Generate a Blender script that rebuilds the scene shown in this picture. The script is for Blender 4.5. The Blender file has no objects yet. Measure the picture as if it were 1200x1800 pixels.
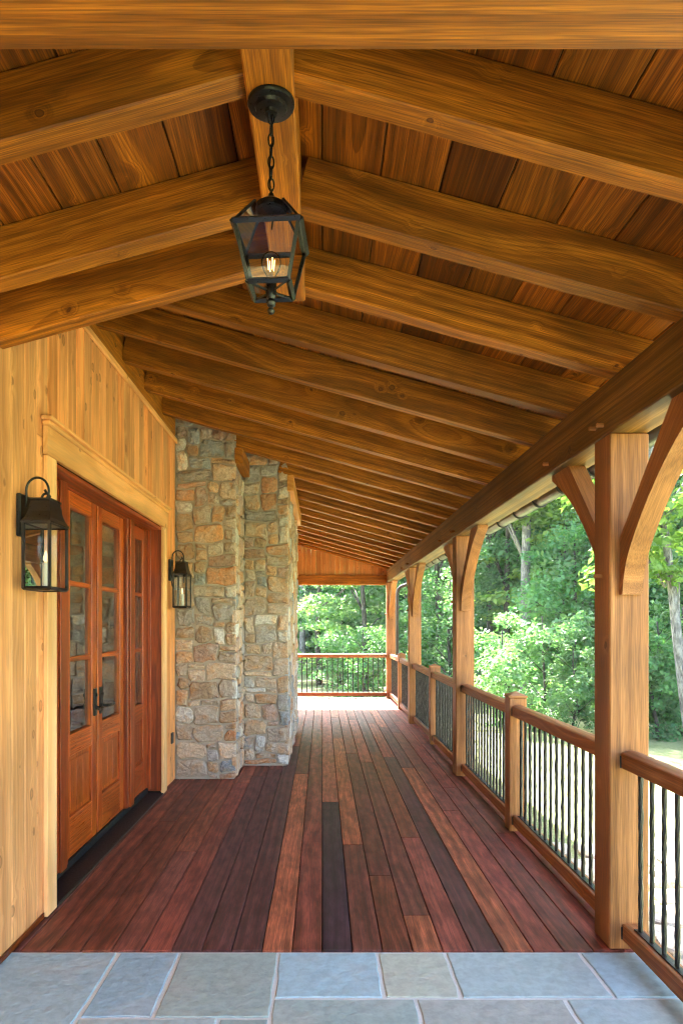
import bpy, bmesh, math, random
import numpy as np
from mathutils import Vector, Matrix

random.seed(7)
RNG = np.random.default_rng(11)
S = bpy.context.scene
COL = S.collection
R = math.radians

# ------------------------------------------------------------------ camera
CAM_H = 1.52
cam_d = bpy.data.cameras.new('camera')
cam = bpy.data.objects.new('camera', cam_d)
COL.objects.link(cam)
cam.location = (0, 0, CAM_H)
cam.rotation_euler = (R(90), 0, 0)
cam_d.sensor_fit = 'HORIZONTAL'
cam_d.sensor_width = 24.0
cam_d.lens = 24.0
cam_d.shift_x = 34 / 1200
cam_d.shift_y = 200 / 1200
cam_d.clip_start = 0.05
cam_d.clip_end = 600
S.camera = cam

# ------------------------------------------------------------------ sky, sun, exposure
SUN_EL, SUN_AZ = 48.0, -12.0          # azimuth from +Y towards +X
W = bpy.data.worlds.new('World')
S.world = W
W.use_nodes = True
wn = W.node_tree
sky = wn.nodes.new('ShaderNodeTexSky')
sky.sky_type = 'NISHITA'
sky.sun_disc = False
sky.sun_elevation = R(SUN_EL)
sky.sun_rotation = R(SUN_AZ)
sky.air_density = 1.0
sky.dust_density = 2.5
sky.ozone_density = 1.0
bg = wn.nodes['Background']
bg.inputs['Strength'].default_value = 0.12
W.cycles.sampling_method = 'MANUAL'
W.cycles.sample_map_resolution = 512
wn.links.new(sky.outputs[0], bg.inputs['Color'])
sd = bpy.data.lights.new('sun', 'SUN')
sd.energy = 5.0
sd.angle = R(0.6)
sd.color = (1.0, 0.95, 0.86)
sun = bpy.data.objects.new('sun', sd)
COL.objects.link(sun)
sv = Vector((math.sin(R(SUN_AZ)) * math.cos(R(SUN_EL)), math.cos(R(SUN_AZ)) * math.cos(R(SUN_EL)), math.sin(R(SUN_EL))))
sun.rotation_euler = sv.to_track_quat('Z', 'Y').to_euler()
sun.location = (0, 0, 30)

S.render.engine = 'CYCLES'
S.view_settings.view_transform = 'Standard'
S.view_settings.look = 'None'
S.view_settings.gamma = 1.0
S.view_settings.use_curve_mapping = False
S.view_settings.exposure = 3.98
cy = S.cycles
cy.max_bounces = 7
cy.diffuse_bounces = 4
cy.glossy_bounces = 3
cy.transmission_bounces = 6
cy.transparent_max_bounces = 8
cy.use_adaptive_sampling = True
cy.adaptive_threshold = 0.03
cy.adaptive_min_samples = 16
cy.sample_clamp_indirect = 8.0
cy.use_denoising = True
cy.denoising_prefilter = 'ACCURATE'
cy.pixel_filter_type = 'BLACKMAN_HARRIS'
cy.filter_width = 1.15
cy.caustics_reflective = False
cy.caustics_refractive = False

# ------------------------------------------------------------------ materials
MATS = {}

def new_mat(name):
    m = bpy.data.materials.new(name)
    m.use_nodes = True
    nt = m.node_tree
    return m, nt, nt.nodes['Principled BSDF']

class NT:
    """small helper for wiring node trees"""
    def __init__(self, nt):
        self.nt = nt
    def n(self, t, **kw):
        o = self.nt.nodes.new(t)
        for k, v in kw.items():
            setattr(o, k, v)
        return o
    def set(self, sock, v):
        if hasattr(v, 'is_output') or isinstance(v, bpy.types.NodeSocket):
            self.nt.links.new(v, sock)
        else:
            sock.default_value = v
    def math(self, op, a, b=None, c=None, clamp=False):
        o = self.n('ShaderNodeMath', operation=op)
        o.use_clamp = clamp
        self.set(o.inputs[0], a)
        if b is not None: self.set(o.inputs[1], b)
        if c is not None: self.set(o.inputs[2], c)
        return o.outputs[0]
    def vmath(self, op, a, b=None):
        o = self.n('ShaderNodeVectorMath', operation=op)
        self.set(o.inputs[0], a)
        if b is not None: self.set(o.inputs[1], b)
        return o.outputs[0]
    def noise(self, vec, scale=1.0, detail=2.0, rough=0.5, dist=0.0, out=0):
        o = self.n('ShaderNodeTexNoise')
        if vec is not None: self.set(o.inputs['Vector'], vec)
        o.inputs['Scale'].default_value = scale
        o.inputs['Detail'].default_value = detail
        o.inputs['Roughness'].default_value = rough
        o.inputs['Distortion'].default_value = dist
        return o.outputs[out]
    def noise1(self, w, scale=1.0, detail=1.0):
        o = self.n('ShaderNodeTexNoise', noise_dimensions='1D')
        self.set(o.inputs['W'], w)
        o.inputs['Scale'].default_value = scale
        o.inputs['Detail'].default_value = detail
        return o.outputs[0]
    def ramp(self, fac, stops, interp='LINEAR'):
        o = self.n('ShaderNodeValToRGB')
        o.color_ramp.interpolation = interp
        el = o.color_ramp.elements
        while len(el) < len(stops): el.new(0.5)
        for e, (p, c) in zip(el, stops):
            e.position = p
            e.color = (*c, 1) if len(c) == 3 else c
        self.set(o.inputs[0], fac)
        return o.outputs[0]
    def mix(self, fac, a, b, blend='MIX'):
        o = self.n('ShaderNodeMix', data_type='RGBA', blend_type=blend)
        self.set(o.inputs[0], fac)
        for i, v in ((6, a), (7, b)):
            if isinstance(v, tuple): v = (*v, 1) if len(v) == 3 else v
            self.set(o.inputs[i], v)
        return o.outputs[2]
    def maprange(self, v, a, b, c=0.0, d=1.0, smooth=True):
        o = self.n('ShaderNodeMapRange')
        if smooth: o.interpolation_type = 'SMOOTHSTEP'
        self.set(o.inputs[0], v)
        for i, x in zip((1, 2, 3, 4), (a, b, c, d)): o.inputs[i].default_value = x
        return o.outputs[0]
    def bump(self, h, strength=0.3, dist=0.01, normal=None):
        o = self.n('ShaderNodeBump')
        o.inputs['Strength'].default_value = strength
        o.inputs['Distance'].default_value = dist
        self.set(o.inputs['Height'], h)
        if normal is not None: self.set(o.inputs['Normal'], normal)
        return o.outputs[0]

def wood(name, dark, light, knot_col=(0.05, 0.02, 0.008), knot_scale=6.0, knot_r=0.13, ring=55.0,
         rough=0.55, fiber=0.35, saw=0.0, vary=0.18, bump=0.25, contrast=1.0, spec=0.35, knot_stretch=0.8, blot=(0.78, 1.15), bscale=(1.3, 5, 5), bdet=1.0, lines=0.0, line_freq=115.0, knot_mix=0.85):
    m, nt, bs = new_mat(name)
    t = NT(nt)
    tc = t.n('ShaderNodeTexCoord')
    oi = t.n('ShaderNodeObjectInfo')
    wnz = t.n('ShaderNodeTexWhiteNoise', noise_dimensions='1D')
    nt.links.new(oi.outputs['Random'], wnz.inputs['W'])
    off = t.vmath('MULTIPLY', t.vmath('SUBTRACT', wnz.outputs['Color'], (0.5, 0.5, 0.5)), (60.0, 0.75, 0.75))
    pos = t.vmath('ADD', tc.outputs['Object'], off)
    # wandering of the grain
    wob = t.math('SUBTRACT', t.noise(t.vmath('MULTIPLY', pos, (0.9, 2.2, 2.2)), 1.0, 1.0, 0.5), 0.5)
    wv = t.n('ShaderNodeVectorMath', operation='SCALE')
    wv.inputs[0].default_value = (0.0, 0.10, -0.07); nt.links.new(wob, wv.inputs['Scale'])
    p2 = t.vmath('ADD', pos, wv.outputs[0])
    # knots
    vo = t.n('ShaderNodeTexVoronoi', feature='F1', distance='EUCLIDEAN')
    nt.links.new(t.vmath('MULTIPLY', pos, (knot_stretch, 1, 1)), vo.inputs['Vector'])
    vo.inputs['Scale'].default_value = knot_scale
    kd = t.math('ADD', vo.outputs['Distance'], t.math('MULTIPLY', t.math('SUBTRACT', t.noise(pos, 60, 0.0), 0.5), 0.05))
    ksz = t.n('ShaderNodeSeparateColor'); nt.links.new(vo.outputs['Color'], ksz.inputs[0])
    kd = t.math('DIVIDE', kd, t.math('ADD', 0.45, t.math('MULTIPLY', ksz.outputs[0], 0.75)))
    kb = t.maprange(kd, 0.0, knot_r * 3.2, 1.0, 0.0)
    sp = t.n('ShaderNodeSeparateXYZ')
    nt.links.new(p2, sp.inputs[0])
    rr = t.math('SQRT', t.math('ADD', t.math('MULTIPLY', sp.outputs[1], sp.outputs[1]), t.math('MULTIPLY', sp.outputs[2], sp.outputs[2])))
    rr = t.math('ADD', rr, t.math('MULTIPLY', kb, 0.026))
    rings = t.noise1(rr, ring, 1.5)
    rings = t.maprange(rings, 0.5 - 0.17 / contrast, 0.5 + 0.17 / contrast)
    if lines > 0:     # growth rings: each darkens slowly and ends in a crisp late-wood edge
        fr = t.math('FRACT', t.math('ADD', t.math('MULTIPLY', rr, line_freq), t.math('MULTIPLY', rings, 0.8)))
        ln = t.math('MULTIPLY', t.maprange(fr, 0.35, 0.92, 0.0, 1.0), t.maprange(fr, 0.96, 1.0, 1.0, 0.0))
        rings = t.math('MULTIPLY', rings, t.math('SUBTRACT', 1.0, t.math('MULTIPLY', ln, lines)))
    fib = t.noise(t.vmath('MULTIPLY', pos, (8.0, 290, 290)), 1.0, 1.0, 0.6)
    blotch = t.noise(t.vmath('MULTIPLY', pos, bscale), 1.0, bdet, 0.6)
    col = t.mix(rings, dark, light)
    f2 = t.maprange(fib, 0.25, 0.75, 1 - fiber, 1 + fiber * 0.35)
    def scale_col(c, f):
        o = t.n('ShaderNodeVectorMath', operation='SCALE')
        t.set(o.inputs[0], c); t.set(o.inputs['Scale'], f)
        return o.outputs[0]
    col = scale_col(col, f2)
    col = scale_col(col, t.maprange(blotch, 0.3, 0.7, *blot))
    col = scale_col(col, t.math('ADD', 1 - vary, t.math('MULTIPLY', oi.outputs['Random'], 2 * vary)))
    h = fib
    if saw > 0:
        sw = t.noise(t.vmath('MULTIPLY', pos, (240, 6, 6)), 1.0, 0.0, 0.5)
        col = scale_col(col, t.maprange(sw, 0.3, 0.7, 1 - saw, 1 + saw * 0.5))
        h = t.math('ADD', fib, t.math('MULTIPLY', sw, 1.2))
    # knot colouring: dark ring, brown heart
    ko = t.maprange(kd, knot_r * 0.75, knot_r * 1.05, 1.0, 0.0)
    ki = t.maprange(kd, knot_r * 0.45, knot_r * 0.8, 1.0, 0.0)
    heart = tuple(0.55 * a + 0.45 * b for a, b in zip(knot_col, dark))
    kc = t.mix(ki, knot_col, heart)
    col = t.mix(t.math('MULTIPLY', ko, knot_mix), col, kc)
    col = t.mix(1.0, col, oi.outputs['Color'], 'MULTIPLY')
    nt.links.new(col, bs.inputs['Base Color'])
    rg = t.maprange(fib, 0.2, 0.8, rough - 0.08, rough + 0.12)
    nt.links.new(rg, bs.inputs['Roughness'])
    bs.inputs['Specular IOR Level'].default_value = spec
    nt.links.new(t.bump(h, bump, 0.002), bs.inputs['Normal'])
    MATS[name] = m
    return m

wood('rafter_timber', (0.250, 0.078, 0.0045), (0.56, 0.198, 0.013), ring=38, lines=0.6, line_freq=135, contrast=0.6, blot=(0.74, 1.16), bscale=(2.0, 9, 9), bdet=2.0, vary=0.16, fiber=0.45, knot_r=0.10, knot_col=(0.07, 0.014, 0.004))
wood('ceiling_pine', (0.16, 0.042, 0.0025), (0.40, 0.125, 0.008), lines=0.7, line_freq=150, ring=45, vary=0.32, knot_scale=5.0, knot_r=0.09, contrast=0.8, fiber=0.45, knot_col=(0.05, 0.010, 0.003))
wood('post_timber', (0.30, 0.118, 0.036), (0.46, 0.192, 0.066), lines=0.4, ring=40, blot=(0.75, 1.15), vary=0.06, knot_scale=3.5, knot_r=0.06, contrast=0.6)
wood('beam_timber', (0.15, 0.070, 0.013), (0.30, 0.150, 0.036), lines=0.6, ring=40, blot=(0.7, 1.2), vary=0.08, knot_scale=4.0, knot_r=0.08)  # darker than the posts: shade of the beam's inner face put into the colour
wood('cedar_siding', (0.70, 0.285, 0.098), (0.92, 0.45, 0.185), ring=40, contrast=0.5, lines=0.25, vary=0.10, knot_scale=7.5, knot_r=0.17,
     knot_col=(0.14, 0.045, 0.012), fiber=0.22, rough=0.5, knot_stretch=0.70, knot_mix=0.62)
wood('cedar_trim', (0.82, 0.385, 0.130), (0.92, 0.48, 0.19), ring=40, vary=0.05, knot_scale=7, knot_r=0.10,
     knot_col=(0.25, 0.10, 0.03), fiber=0.14, rough=0.5)
wood('mahogany', (0.37, 0.054, 0.0045), (0.60, 0.125, 0.011), ring=75, vary=0.06, knot_scale=1.0, knot_r=0.01, rough=0.33,
     fiber=0.45, spec=0.5, contrast=1.4)
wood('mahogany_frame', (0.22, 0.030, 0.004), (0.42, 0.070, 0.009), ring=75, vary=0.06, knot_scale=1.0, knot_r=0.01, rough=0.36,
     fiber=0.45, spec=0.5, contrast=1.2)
wood('rail_timber', (0.29, 0.100, 0.027), (0.46, 0.180, 0.055), lines=0.5, ring=45, vary=0.08, knot_scale=4, knot_r=0.10)
wood('ipe', (0.82, 0.78, 0.78), (1.42, 1.36, 1.36), ring=38, vary=0.04, knot_scale=1.0, knot_r=0.01, rough=0.52, fiber=0.5,
     contrast=0.7, bump=0.12, spec=0.3, blot=(0.62, 1.30), bscale=(5.0, 17, 17), bdet=3.0)
def bark(name, dark, light):
    m, nt, bs = new_mat(name)
    t = NT(nt)
    tc = t.n('ShaderNodeTexCoord')
    a = t.noise(t.vmath('MULTIPLY', tc.outputs['Object'], (26, 26, 5)), 1.0, 3.0, 0.65)
    b = t.noise(tc.outputs['Object'], 3.0, 3.0, 0.6)
    c = t.mix(t.maprange(a, 0.32, 0.62), dark, light)
    c = t.mix(t.maprange(b, 0.48, 0.62), c, tuple(x * 0.45 for x in light))
    nt.links.new(c, bs.inputs['Base Color'])
    bs.inputs['Roughness'].default_value = 0.9
    nt.links.new(t.bump(a, 1.0, 0.03), bs.inputs['Normal'])
    MATS[name] = m
bark('bark_grey', (0.06, 0.055, 0.05), (0.26, 0.25, 0.235))
bark('bark_dark', (0.02, 0.018, 0.015), (0.08, 0.068, 0.055))

def simple(name, col, rough=0.5, metal=0.0, bumps=0.0, bscale=80, vary=0.0, spec=0.5):
    m, nt, bs = new_mat(name)
    t = NT(nt)
    tc = t.n('ShaderNodeTexCoord')
    nz = t.noise(tc.outputs['Object'], bscale, 3.0, 0.6)
    c = t.mix(nz, tuple(x * (1 - vary) for x in col), tuple(min(1, x * (1 + vary)) for x in col))
    nt.links.new(c, bs.inputs['Base Color'])
    nt.links.new(t.maprange(nz, 0.2, 0.8, max(0.02, rough - 0.07), min(1, rough + 0.07)), bs.inputs['Roughness'])
    bs.inputs['Metallic'].default_value = metal
    bs.inputs['Specular IOR Level'].default_value = spec
    if bumps: nt.links.new(t.bump(nz, bumps, 0.003), bs.inputs['Normal'])
    MATS[name] = m
    return m

simple('black_iron', (0.009, 0.009, 0.010), 0.42, 0.0, 0.25, 120, 0.3)
simple('lantern_metal', (0.007, 0.008, 0.010), 0.32, 0.0, 0.10, 200, 0.3)
simple('dark_gap', (0.012, 0.009, 0.007), 0.9)
simple('room_dark', (0.05, 0.04, 0.032), 0.9)
simple('threshold_bronze', (0.006, 0.006, 0.007), 0.55, 0.0, 0.1, 60, 0.3)
simple('roofing', (0.05, 0.045, 0.04), 0.8, 0, 0.3, 40, 0.3)
simple('gutter_bronze', (0.06, 0.055, 0.05), 0.35, 0.6, 0.0, 10, 0.2)
simple('mortar', (0.42, 0.355, 0.30), 0.95, 0, 0.6, 60, 0.15)
simple('joint_mortar', (0.72, 0.72, 0.68), 0.95, 0, 0.5, 90, 0.15)
simple('candle_white', (0.80, 0.76, 0.66), 0.5)
simple('brass', (0.5, 0.33, 0.12), 0.3, 1.0)
simple('flagstone', (0.42, 0.38, 0.32), 0.9, 0, 0.8, 14, 0.4)
simple('foundation', (0.3, 0.28, 0.25), 0.9, 0, 0.4, 20, 0.2)

def stone_mat(name, bump=0.9, mott=0.4, scale=9.0, rough=0.85, patches=True):
    m, nt, bs = new_mat(name)
    t = NT(nt)
    tc = t.n('ShaderNodeTexCoord'); oi = t.n('ShaderNodeObjectInfo')
    wnz = t.n('ShaderNodeTexWhiteNoise', noise_dimensions='1D')
    nt.links.new(oi.outputs['Random'], wnz.inputs['W'])
    pos = t.vmath('ADD', tc.outputs['Object'], t.vmath('MULTIPLY', wnz.outputs['Color'], (30, 30, 30)))
    n1 = t.noise(pos, scale, 3.0, 0.65)
    n2 = t.noise(pos, scale * 6, 2.0, 0.7)
    n3 = t.noise(pos, scale * 0.8, 2.0, 0.5, 1.2)
    base = oi.outputs['Color']
    warm = t.mix(1.0, base, (1.10, 0.88, 0.68), 'MULTIPLY')
    pale = t.mix(0.45, base, (0.55, 0.52, 0.48))
    c = t.mix(t.maprange(n1, 0.46, 0.66), base, warm) if patches else base
    c = t.mix(t.math('MULTIPLY', t.maprange(n3, 0.48, 0.68), 0.7 if patches else 0.55), c, pale)
    o = t.n('ShaderNodeVectorMath', operation='SCALE')
    nt.links.new(c, o.inputs[0])
    nt.links.new(t.maprange(n2, 0.25, 0.75, 1 - mott, 1 + mott * 0.6), o.inputs['Scale'])
    nt.links.new(o.outputs[0], bs.inputs['Base Color'])
    bs.inputs['Roughness'].default_value = rough
    bs.inputs['Specular IOR Level'].default_value = 0.3
    hgt = t.math('ADD', t.math('MULTIPLY', n1, 1.6), t.math('MULTIPLY', n2, 0.6))
    nt.links.new(t.bump(hgt, bump, 0.02), bs.inputs['Normal'])
    MATS[name] = m
stone_mat('fieldstone', 0.6, 0.25, 8.0)
stone_mat('bluestone', 0.4, 0.14, 4.0, 0.55, False)

def glass_mat(name, tint=(1, 1, 1), ior=1.5, rough=0.0, boost=0.0):
    m = bpy.data.materials.new(name); m.use_nodes = True
    nt = m.node_tree; t = NT(nt)
    nt.nodes.remove(nt.nodes['Principled BSDF'])
    out = nt.nodes['Material Output']
    fr = t.n('ShaderNodeFresnel'); fr.inputs['IOR'].default_value = ior
    tr = t.n('ShaderNodeBsdfTransparent'); tr.inputs[0].default_value = (*tint, 1)
    gl = t.n('ShaderNodeBsdfGlossy'); gl.inputs['Roughness'].default_value = rough
    mx = t.n('ShaderNodeMixShader')
    nt.links.new(t.math('ADD', fr.outputs[0], boost, clamp=True), mx.inputs[0])
    nt.links.new(tr.outputs[0], mx.inputs[1]); nt.links.new(gl.outputs[0], mx.inputs[2])
    nt.links.new(mx.outputs[0], out.inputs[0])
    MATS[name] = m
glass_mat('lantern_glass', (0.93, 0.95, 0.95), 1.4, 0.0, 0.0)
glass_mat('door_glass', (0.75, 0.78, 0.76), 1.8, 0.0, 0.28)
glass_mat('bulb_glass', (0.97, 0.97, 0.97), 1.12, 0.0)

def emit(name, col, strength):
    m, nt, bs = new_mat(name)
    bs.inputs['Base Color'].default_value = (*col, 1)
    bs.inputs['Emission Color'].default_value = (*col, 1)
    bs.inputs['Emission Strength'].default_value = strength
    m.cycles.emission_sampling = 'NONE'
    MATS[name] = m
emit('filament_glow', (1.0, 0.50, 0.15), 0.7)
emit('candle_bulb', (1.0, 0.78, 0.45), 0.08)

def leaf_mat(name, c1, c2, trans=0.35):
    m, nt, bs = new_mat(name)
    t = NT(nt)
    oi = t.n('ShaderNodeObjectInfo'); ge = t.n('ShaderNodeNewGeometry')
    nz = t.noise(ge.outputs['Position'], 0.9, 3.0, 0.6)
    ri = ge.outputs['Random Per Island']
    f = t.math('ADD', t.math('MULTIPLY', ri, 0.55), t.math('MULTIPLY', nz, 0.45))
    c = t.mix(f, c1, c2)
    c = t.mix(1.0, c, oi.outputs['Color'], 'MULTIPLY')
    nt.links.new(c, bs.inputs['Base Color'])
    bs.inputs['Roughness'].default_value = 0.5
    bs.inputs['Specular IOR Level'].default_value = 0.35
    tl = t.n('ShaderNodeBsdfTranslucent')
    nt.links.new(t.mix(1.0, c, (1.1, 1.25, 0.6), 'MULTIPLY'), tl.inputs[0])
    mx = t.n('ShaderNodeMixShader'); mx.inputs[0].default_value = trans
    out = nt.nodes['Material Output']
    nt.links.new(bs.outputs[0], mx.inputs[1]); nt.links.new(tl.outputs[0], mx.inputs[2])
    nt.links.new(mx.outputs[0], out.inputs[0])
    MATS[name] = m
leaf_mat('leaves', (0.060, 0.155, 0.080), (0.175, 0.280, 0.115), 0.48)
leaf_mat('ivy', (0.015, 0.045, 0.02), (0.05, 0.10, 0.035), 0.2)

def lawn_mat():
    m, nt, bs = new_mat('lawn'); t = NT(nt)
    ge = t.n('ShaderNodeNewGeometry')
    n1 = t.noise(ge.outputs['Position'], 0.35, 4.0, 0.6)
    n2 = t.noise(ge.outputs['Position'], 14, 4.0, 0.7)
    c = t.mix(t.maprange(n1, 0.35, 0.65), (0.16, 0.21, 0.075), (0.26, 0.28, 0.12))
    c = t.mix(t.maprange(n2, 0.35, 0.7), c, (0.30, 0.30, 0.15))
    nt.links.new(c, bs.inputs['Base Color']); bs.inputs['Roughness'].default_value = 0.9
    bs.inputs['Specular IOR Level'].default_value = 0.15
    nt.links.new(t.bump(n2, 0.8, 0.05), bs.inputs['Normal'])
    MATS['lawn'] = m
lawn_mat()

# ------------------------------------------------------------------ object helpers
WM = {}
MESH_CACHE = {}

def put(name, mesh, mat, parent=None, M=None, color=None, **props):
    o = bpy.data.objects.new(name, mesh)
    COL.objects.link(o)
    M = M or Matrix.Identity(4)
    if mesh is not None and mat and not mesh.materials:
        mesh.materials.append(MATS[mat])
    if parent is not None:
        o.parent = parent
        o.matrix_parent_inverse = WM[parent.name].inverted()
    o.matrix_basis = M
    WM[o.name] = M.copy()
    if color: o.color = (*color, 1)
    for k, v in props.items(): o[k] = v
    return o

def thing(name, label, cat, loc=(0, 0, 0), group=None):
    o = put(name, None, None, None, Matrix.Translation(loc))
    o.empty_display_size = 0.1
    o['label'] = label; o['category'] = cat
    if group: o['group'] = group
    return o

def tag(o, label, cat, group=None):
    o['label'] = label; o['category'] = cat
    if group: o['group'] = group
    return o

def mesh_from(verts, faces, name='m', smooth=False):
    me = bpy.data.meshes.new(name)
    me.from_pydata(verts, [], faces)
    if smooth: me.shade_smooth()
    me.update()
    return me

def prism8(L, w, h, ch):
    """chamfered bar along local X, centred"""
    a, b, c = L / 2, w / 2, h / 2
    ch = min(ch, b * 0.45, c * 0.45, a * 0.45)
    sec = [(b - ch, -c), (b, -c + ch), (b, c - ch), (b - ch, c), (-b + ch, c), (-b, c - ch), (-b, -c + ch), (-b + ch, -c)]
    sec2 = [(y * (1 - ch / b), z * (1 - ch / c)) for y, z in sec]
    rings = [(-a, sec2), (-a + ch, sec), (a - ch, sec), (a, sec2)]
    v, f = [], []
    for x, s in rings:
        v += [(x, y, z) for y, z in s]
    for k in range(3):
        for i in range(8):
            j = (i + 1) % 8
            f.append((k * 8 + i, k * 8 + j, (k + 1) * 8 + j, (k + 1) * 8 + i))
    f.append(tuple(range(7, -1, -1)))
    f.append(tuple(range(24, 32)))
    return v, f

ROT = {'x': Matrix.Identity(3),
       'y': Matrix.Rotation(R(90), 3, 'Z'),
       'z': Matrix.Rotation(R(-90), 3, 'Y')}

def bar_mesh(L, w, h, ch, mat):
    key = (round(L, 4), round(w, 4), round(h, 4), round(ch, 4), mat)
    if key not in MESH_CACHE:
        me = mesh_from(*prism8(L, w, h, ch), 'bar')
        me.materials.append(MATS[mat])
        MESH_CACHE[key] = me
    return MESH_CACHE[key]

def timber(name, xr, yr, zr, mat, parent=None, axis=None, ch=0.004, color=None, **props):
    d = [xr[1] - xr[0], yr[1] - yr[0], zr[1] - zr[0]]
    c = Vector([(r[0] + r[1]) / 2 for r in (xr, yr, zr)])
    if axis is None: axis = 'xyz'[d.index(max(d))]
    if axis == 'x': L, w, h = d
    elif axis == 'y': L, w, h = d[1], d[0], d[2]
    else: L, w, h = d[2], d[1], d[0]
    M = Matrix.Translation(c) @ ROT[axis].to_4x4()
    return put(name, bar_mesh(L, w, h, ch, mat), mat, parent, M, color, **props)

def sloped(name, p0, p1, w, h, mat, parent, ch=0.005, color=None):
    """bar from p0 to p1 (centre line), width w horizontal, depth h, lying in an XZ plane"""
    p0, p1 = Vector(p0), Vector(p1)
    d = p1 - p0
    ax = d.normalized(); ay = Vector((0, 1, 0)); az = ax.cross(ay).normalized()
    if az.z < 0: ax, az = -ax, -az
    M = Matrix((ax, ay, az)).transposed().to_4x4(); M.translation = (p0 + p1) / 2
    return put(name, bar_mesh(d.length, w, h, ch, mat), mat, parent, M, color)

def extrude_poly(pts, axis, a0, a1):
    """closed polygon pts (2-D) extruded along axis; x: pts=(y,z), y: pts=(x,z), z: pts=(x,y)"""
    def P(p, a):
        return {'x': (a, p[0], p[1]), 'y': (p[0], a, p[1]), 'z': (p[0], p[1], a)}[axis]
    n = len(pts)
    v = [P(p, a0) for p in pts] + [P(p, a1) for p in pts]
    f = [(i, (i + 1) % n, n + (i + 1) % n, n + i) for i in range(n)]
    f += [tuple(range(n - 1, -1, -1)), tuple(range(n, 2 * n))]
    me = mesh_from(v, f)
    bm = bmesh.new(); bm.from_mesh(me)
    bmesh.ops.recalc_face_normals(bm, faces=bm.faces)
    bm.to_mesh(me); bm.free()
    return me

def tube(pts, radii, n=8, closed_ends=True):
    v, f = [], []
    pts = [Vector(p) for p in pts]
    prev = None
    for i, p in enumerate(pts):
        d = (pts[min(i + 1, len(pts) - 1)] - pts[max(i - 1, 0)]).normalized()
        if prev is None:
            u = d.orthogonal().normalized()
        else:
            u = (prev - d * prev.dot(d)).normalized()
        prev = u
        w = d.cross(u)
        r = radii[i] if hasattr(radii, '__len__') else radii
        for k in range(n):
            a = 2 * math.pi * k / n
            v.append(tuple(p + (u * math.cos(a) + w * math.sin(a)) * r))
    for i in range(len(pts) - 1):
        for k in range(n):
            j = (k + 1) % n
            f.append((i * n + k, i * n + j, (i + 1) * n + j, (i + 1) * n + k))
    if closed_ends:
        f.append(tuple(range(n - 1, -1, -1)))
        f.append(tuple(range((len(pts) - 1) * n, len(pts) * n)))
    return v, f

def lathe(prof, n=20, c=(0, 0, 0)):
    v, f = [], []
    for r, z in prof:
        for k in range(n):
            a = 2 * math.pi * k / n
            v.append((c[0] + r * math.cos(a), c[1] + r * math.sin(a), c[2] + z))
    for i in range(len(prof) - 1):
        for k in range(n):
            j = (k + 1) % n
            f.append((i * n + k, i * n + j, (i + 1) * n + j, (i + 1) * n + k))
    f.append(tuple(range(n - 1, -1, -1)))
    f.append(tuple(range((len(prof) - 1) * n, len(prof) * n)))
    return v, f

def merge(*vf):
    V, F = [], []
    for v, f in vf:
        b = len(V); V += list(v); F += [tuple(i + b for i in q) for q in f]
    return V, F

# ------------------------------------------------------------------ key dimensions
DECK0, DECK1 = 3.19, 14.45
PX0, PX1 = 1.348, 1.532          # post inner / outer face
PC = (PX0 + PX1) / 2
BAY = 3.68
WALLX = -1.45
SL = 0.275                       # roof pitch
ANG = math.atan(SL)
RAFT_W, RAFT_H = 0.09, 0.19
def under(x): return 2.682 + SL * (1.348 - x)     # underside of the rafters, main slope
RX0, RX1, RZ = -0.219, -0.079, 3.05
RXC = (RX0 + RX1) / 2
def under_l(x): return under(2 * RXC - x)

# ------------------------------------------------------------------ ground
def gz(x, y):
    base = -0.70
    d = max(0.0, math.hypot(max(0, x - 3), max(0, y - 6)) - 3)
    z = base - 0.045 * min(d, 14)
    z += 0.05 * math.sin(x * 0.6) * math.cos(y * 0.5) * min(1, d / 4)
    far = max(0.0, math.hypot(x, y) - 55)
    return z + far * 0.12
def build_ground():
    xs = np.concatenate([np.linspace(-300, -40, 12), np.linspace(-35, 40, 70), np.linspace(45, 300, 12)])
    ys = np.concatenate([np.linspace(-300, -30, 10), np.linspace(-25, 60, 80), np.linspace(65, 300, 12)])
    v = [(x, y, gz(x, y)) for y in ys for x in xs]
    nx = len(xs)
    f = [(j * nx + i, j * nx + i + 1, (j + 1) * nx + i + 1, (j + 1) * nx + i) for j in range(len(ys) - 1) for i in range(nx - 1)]
    put('ground', mesh_from(v, f, 'ground', True), 'lawn', kind='structure')
build_ground()

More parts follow.
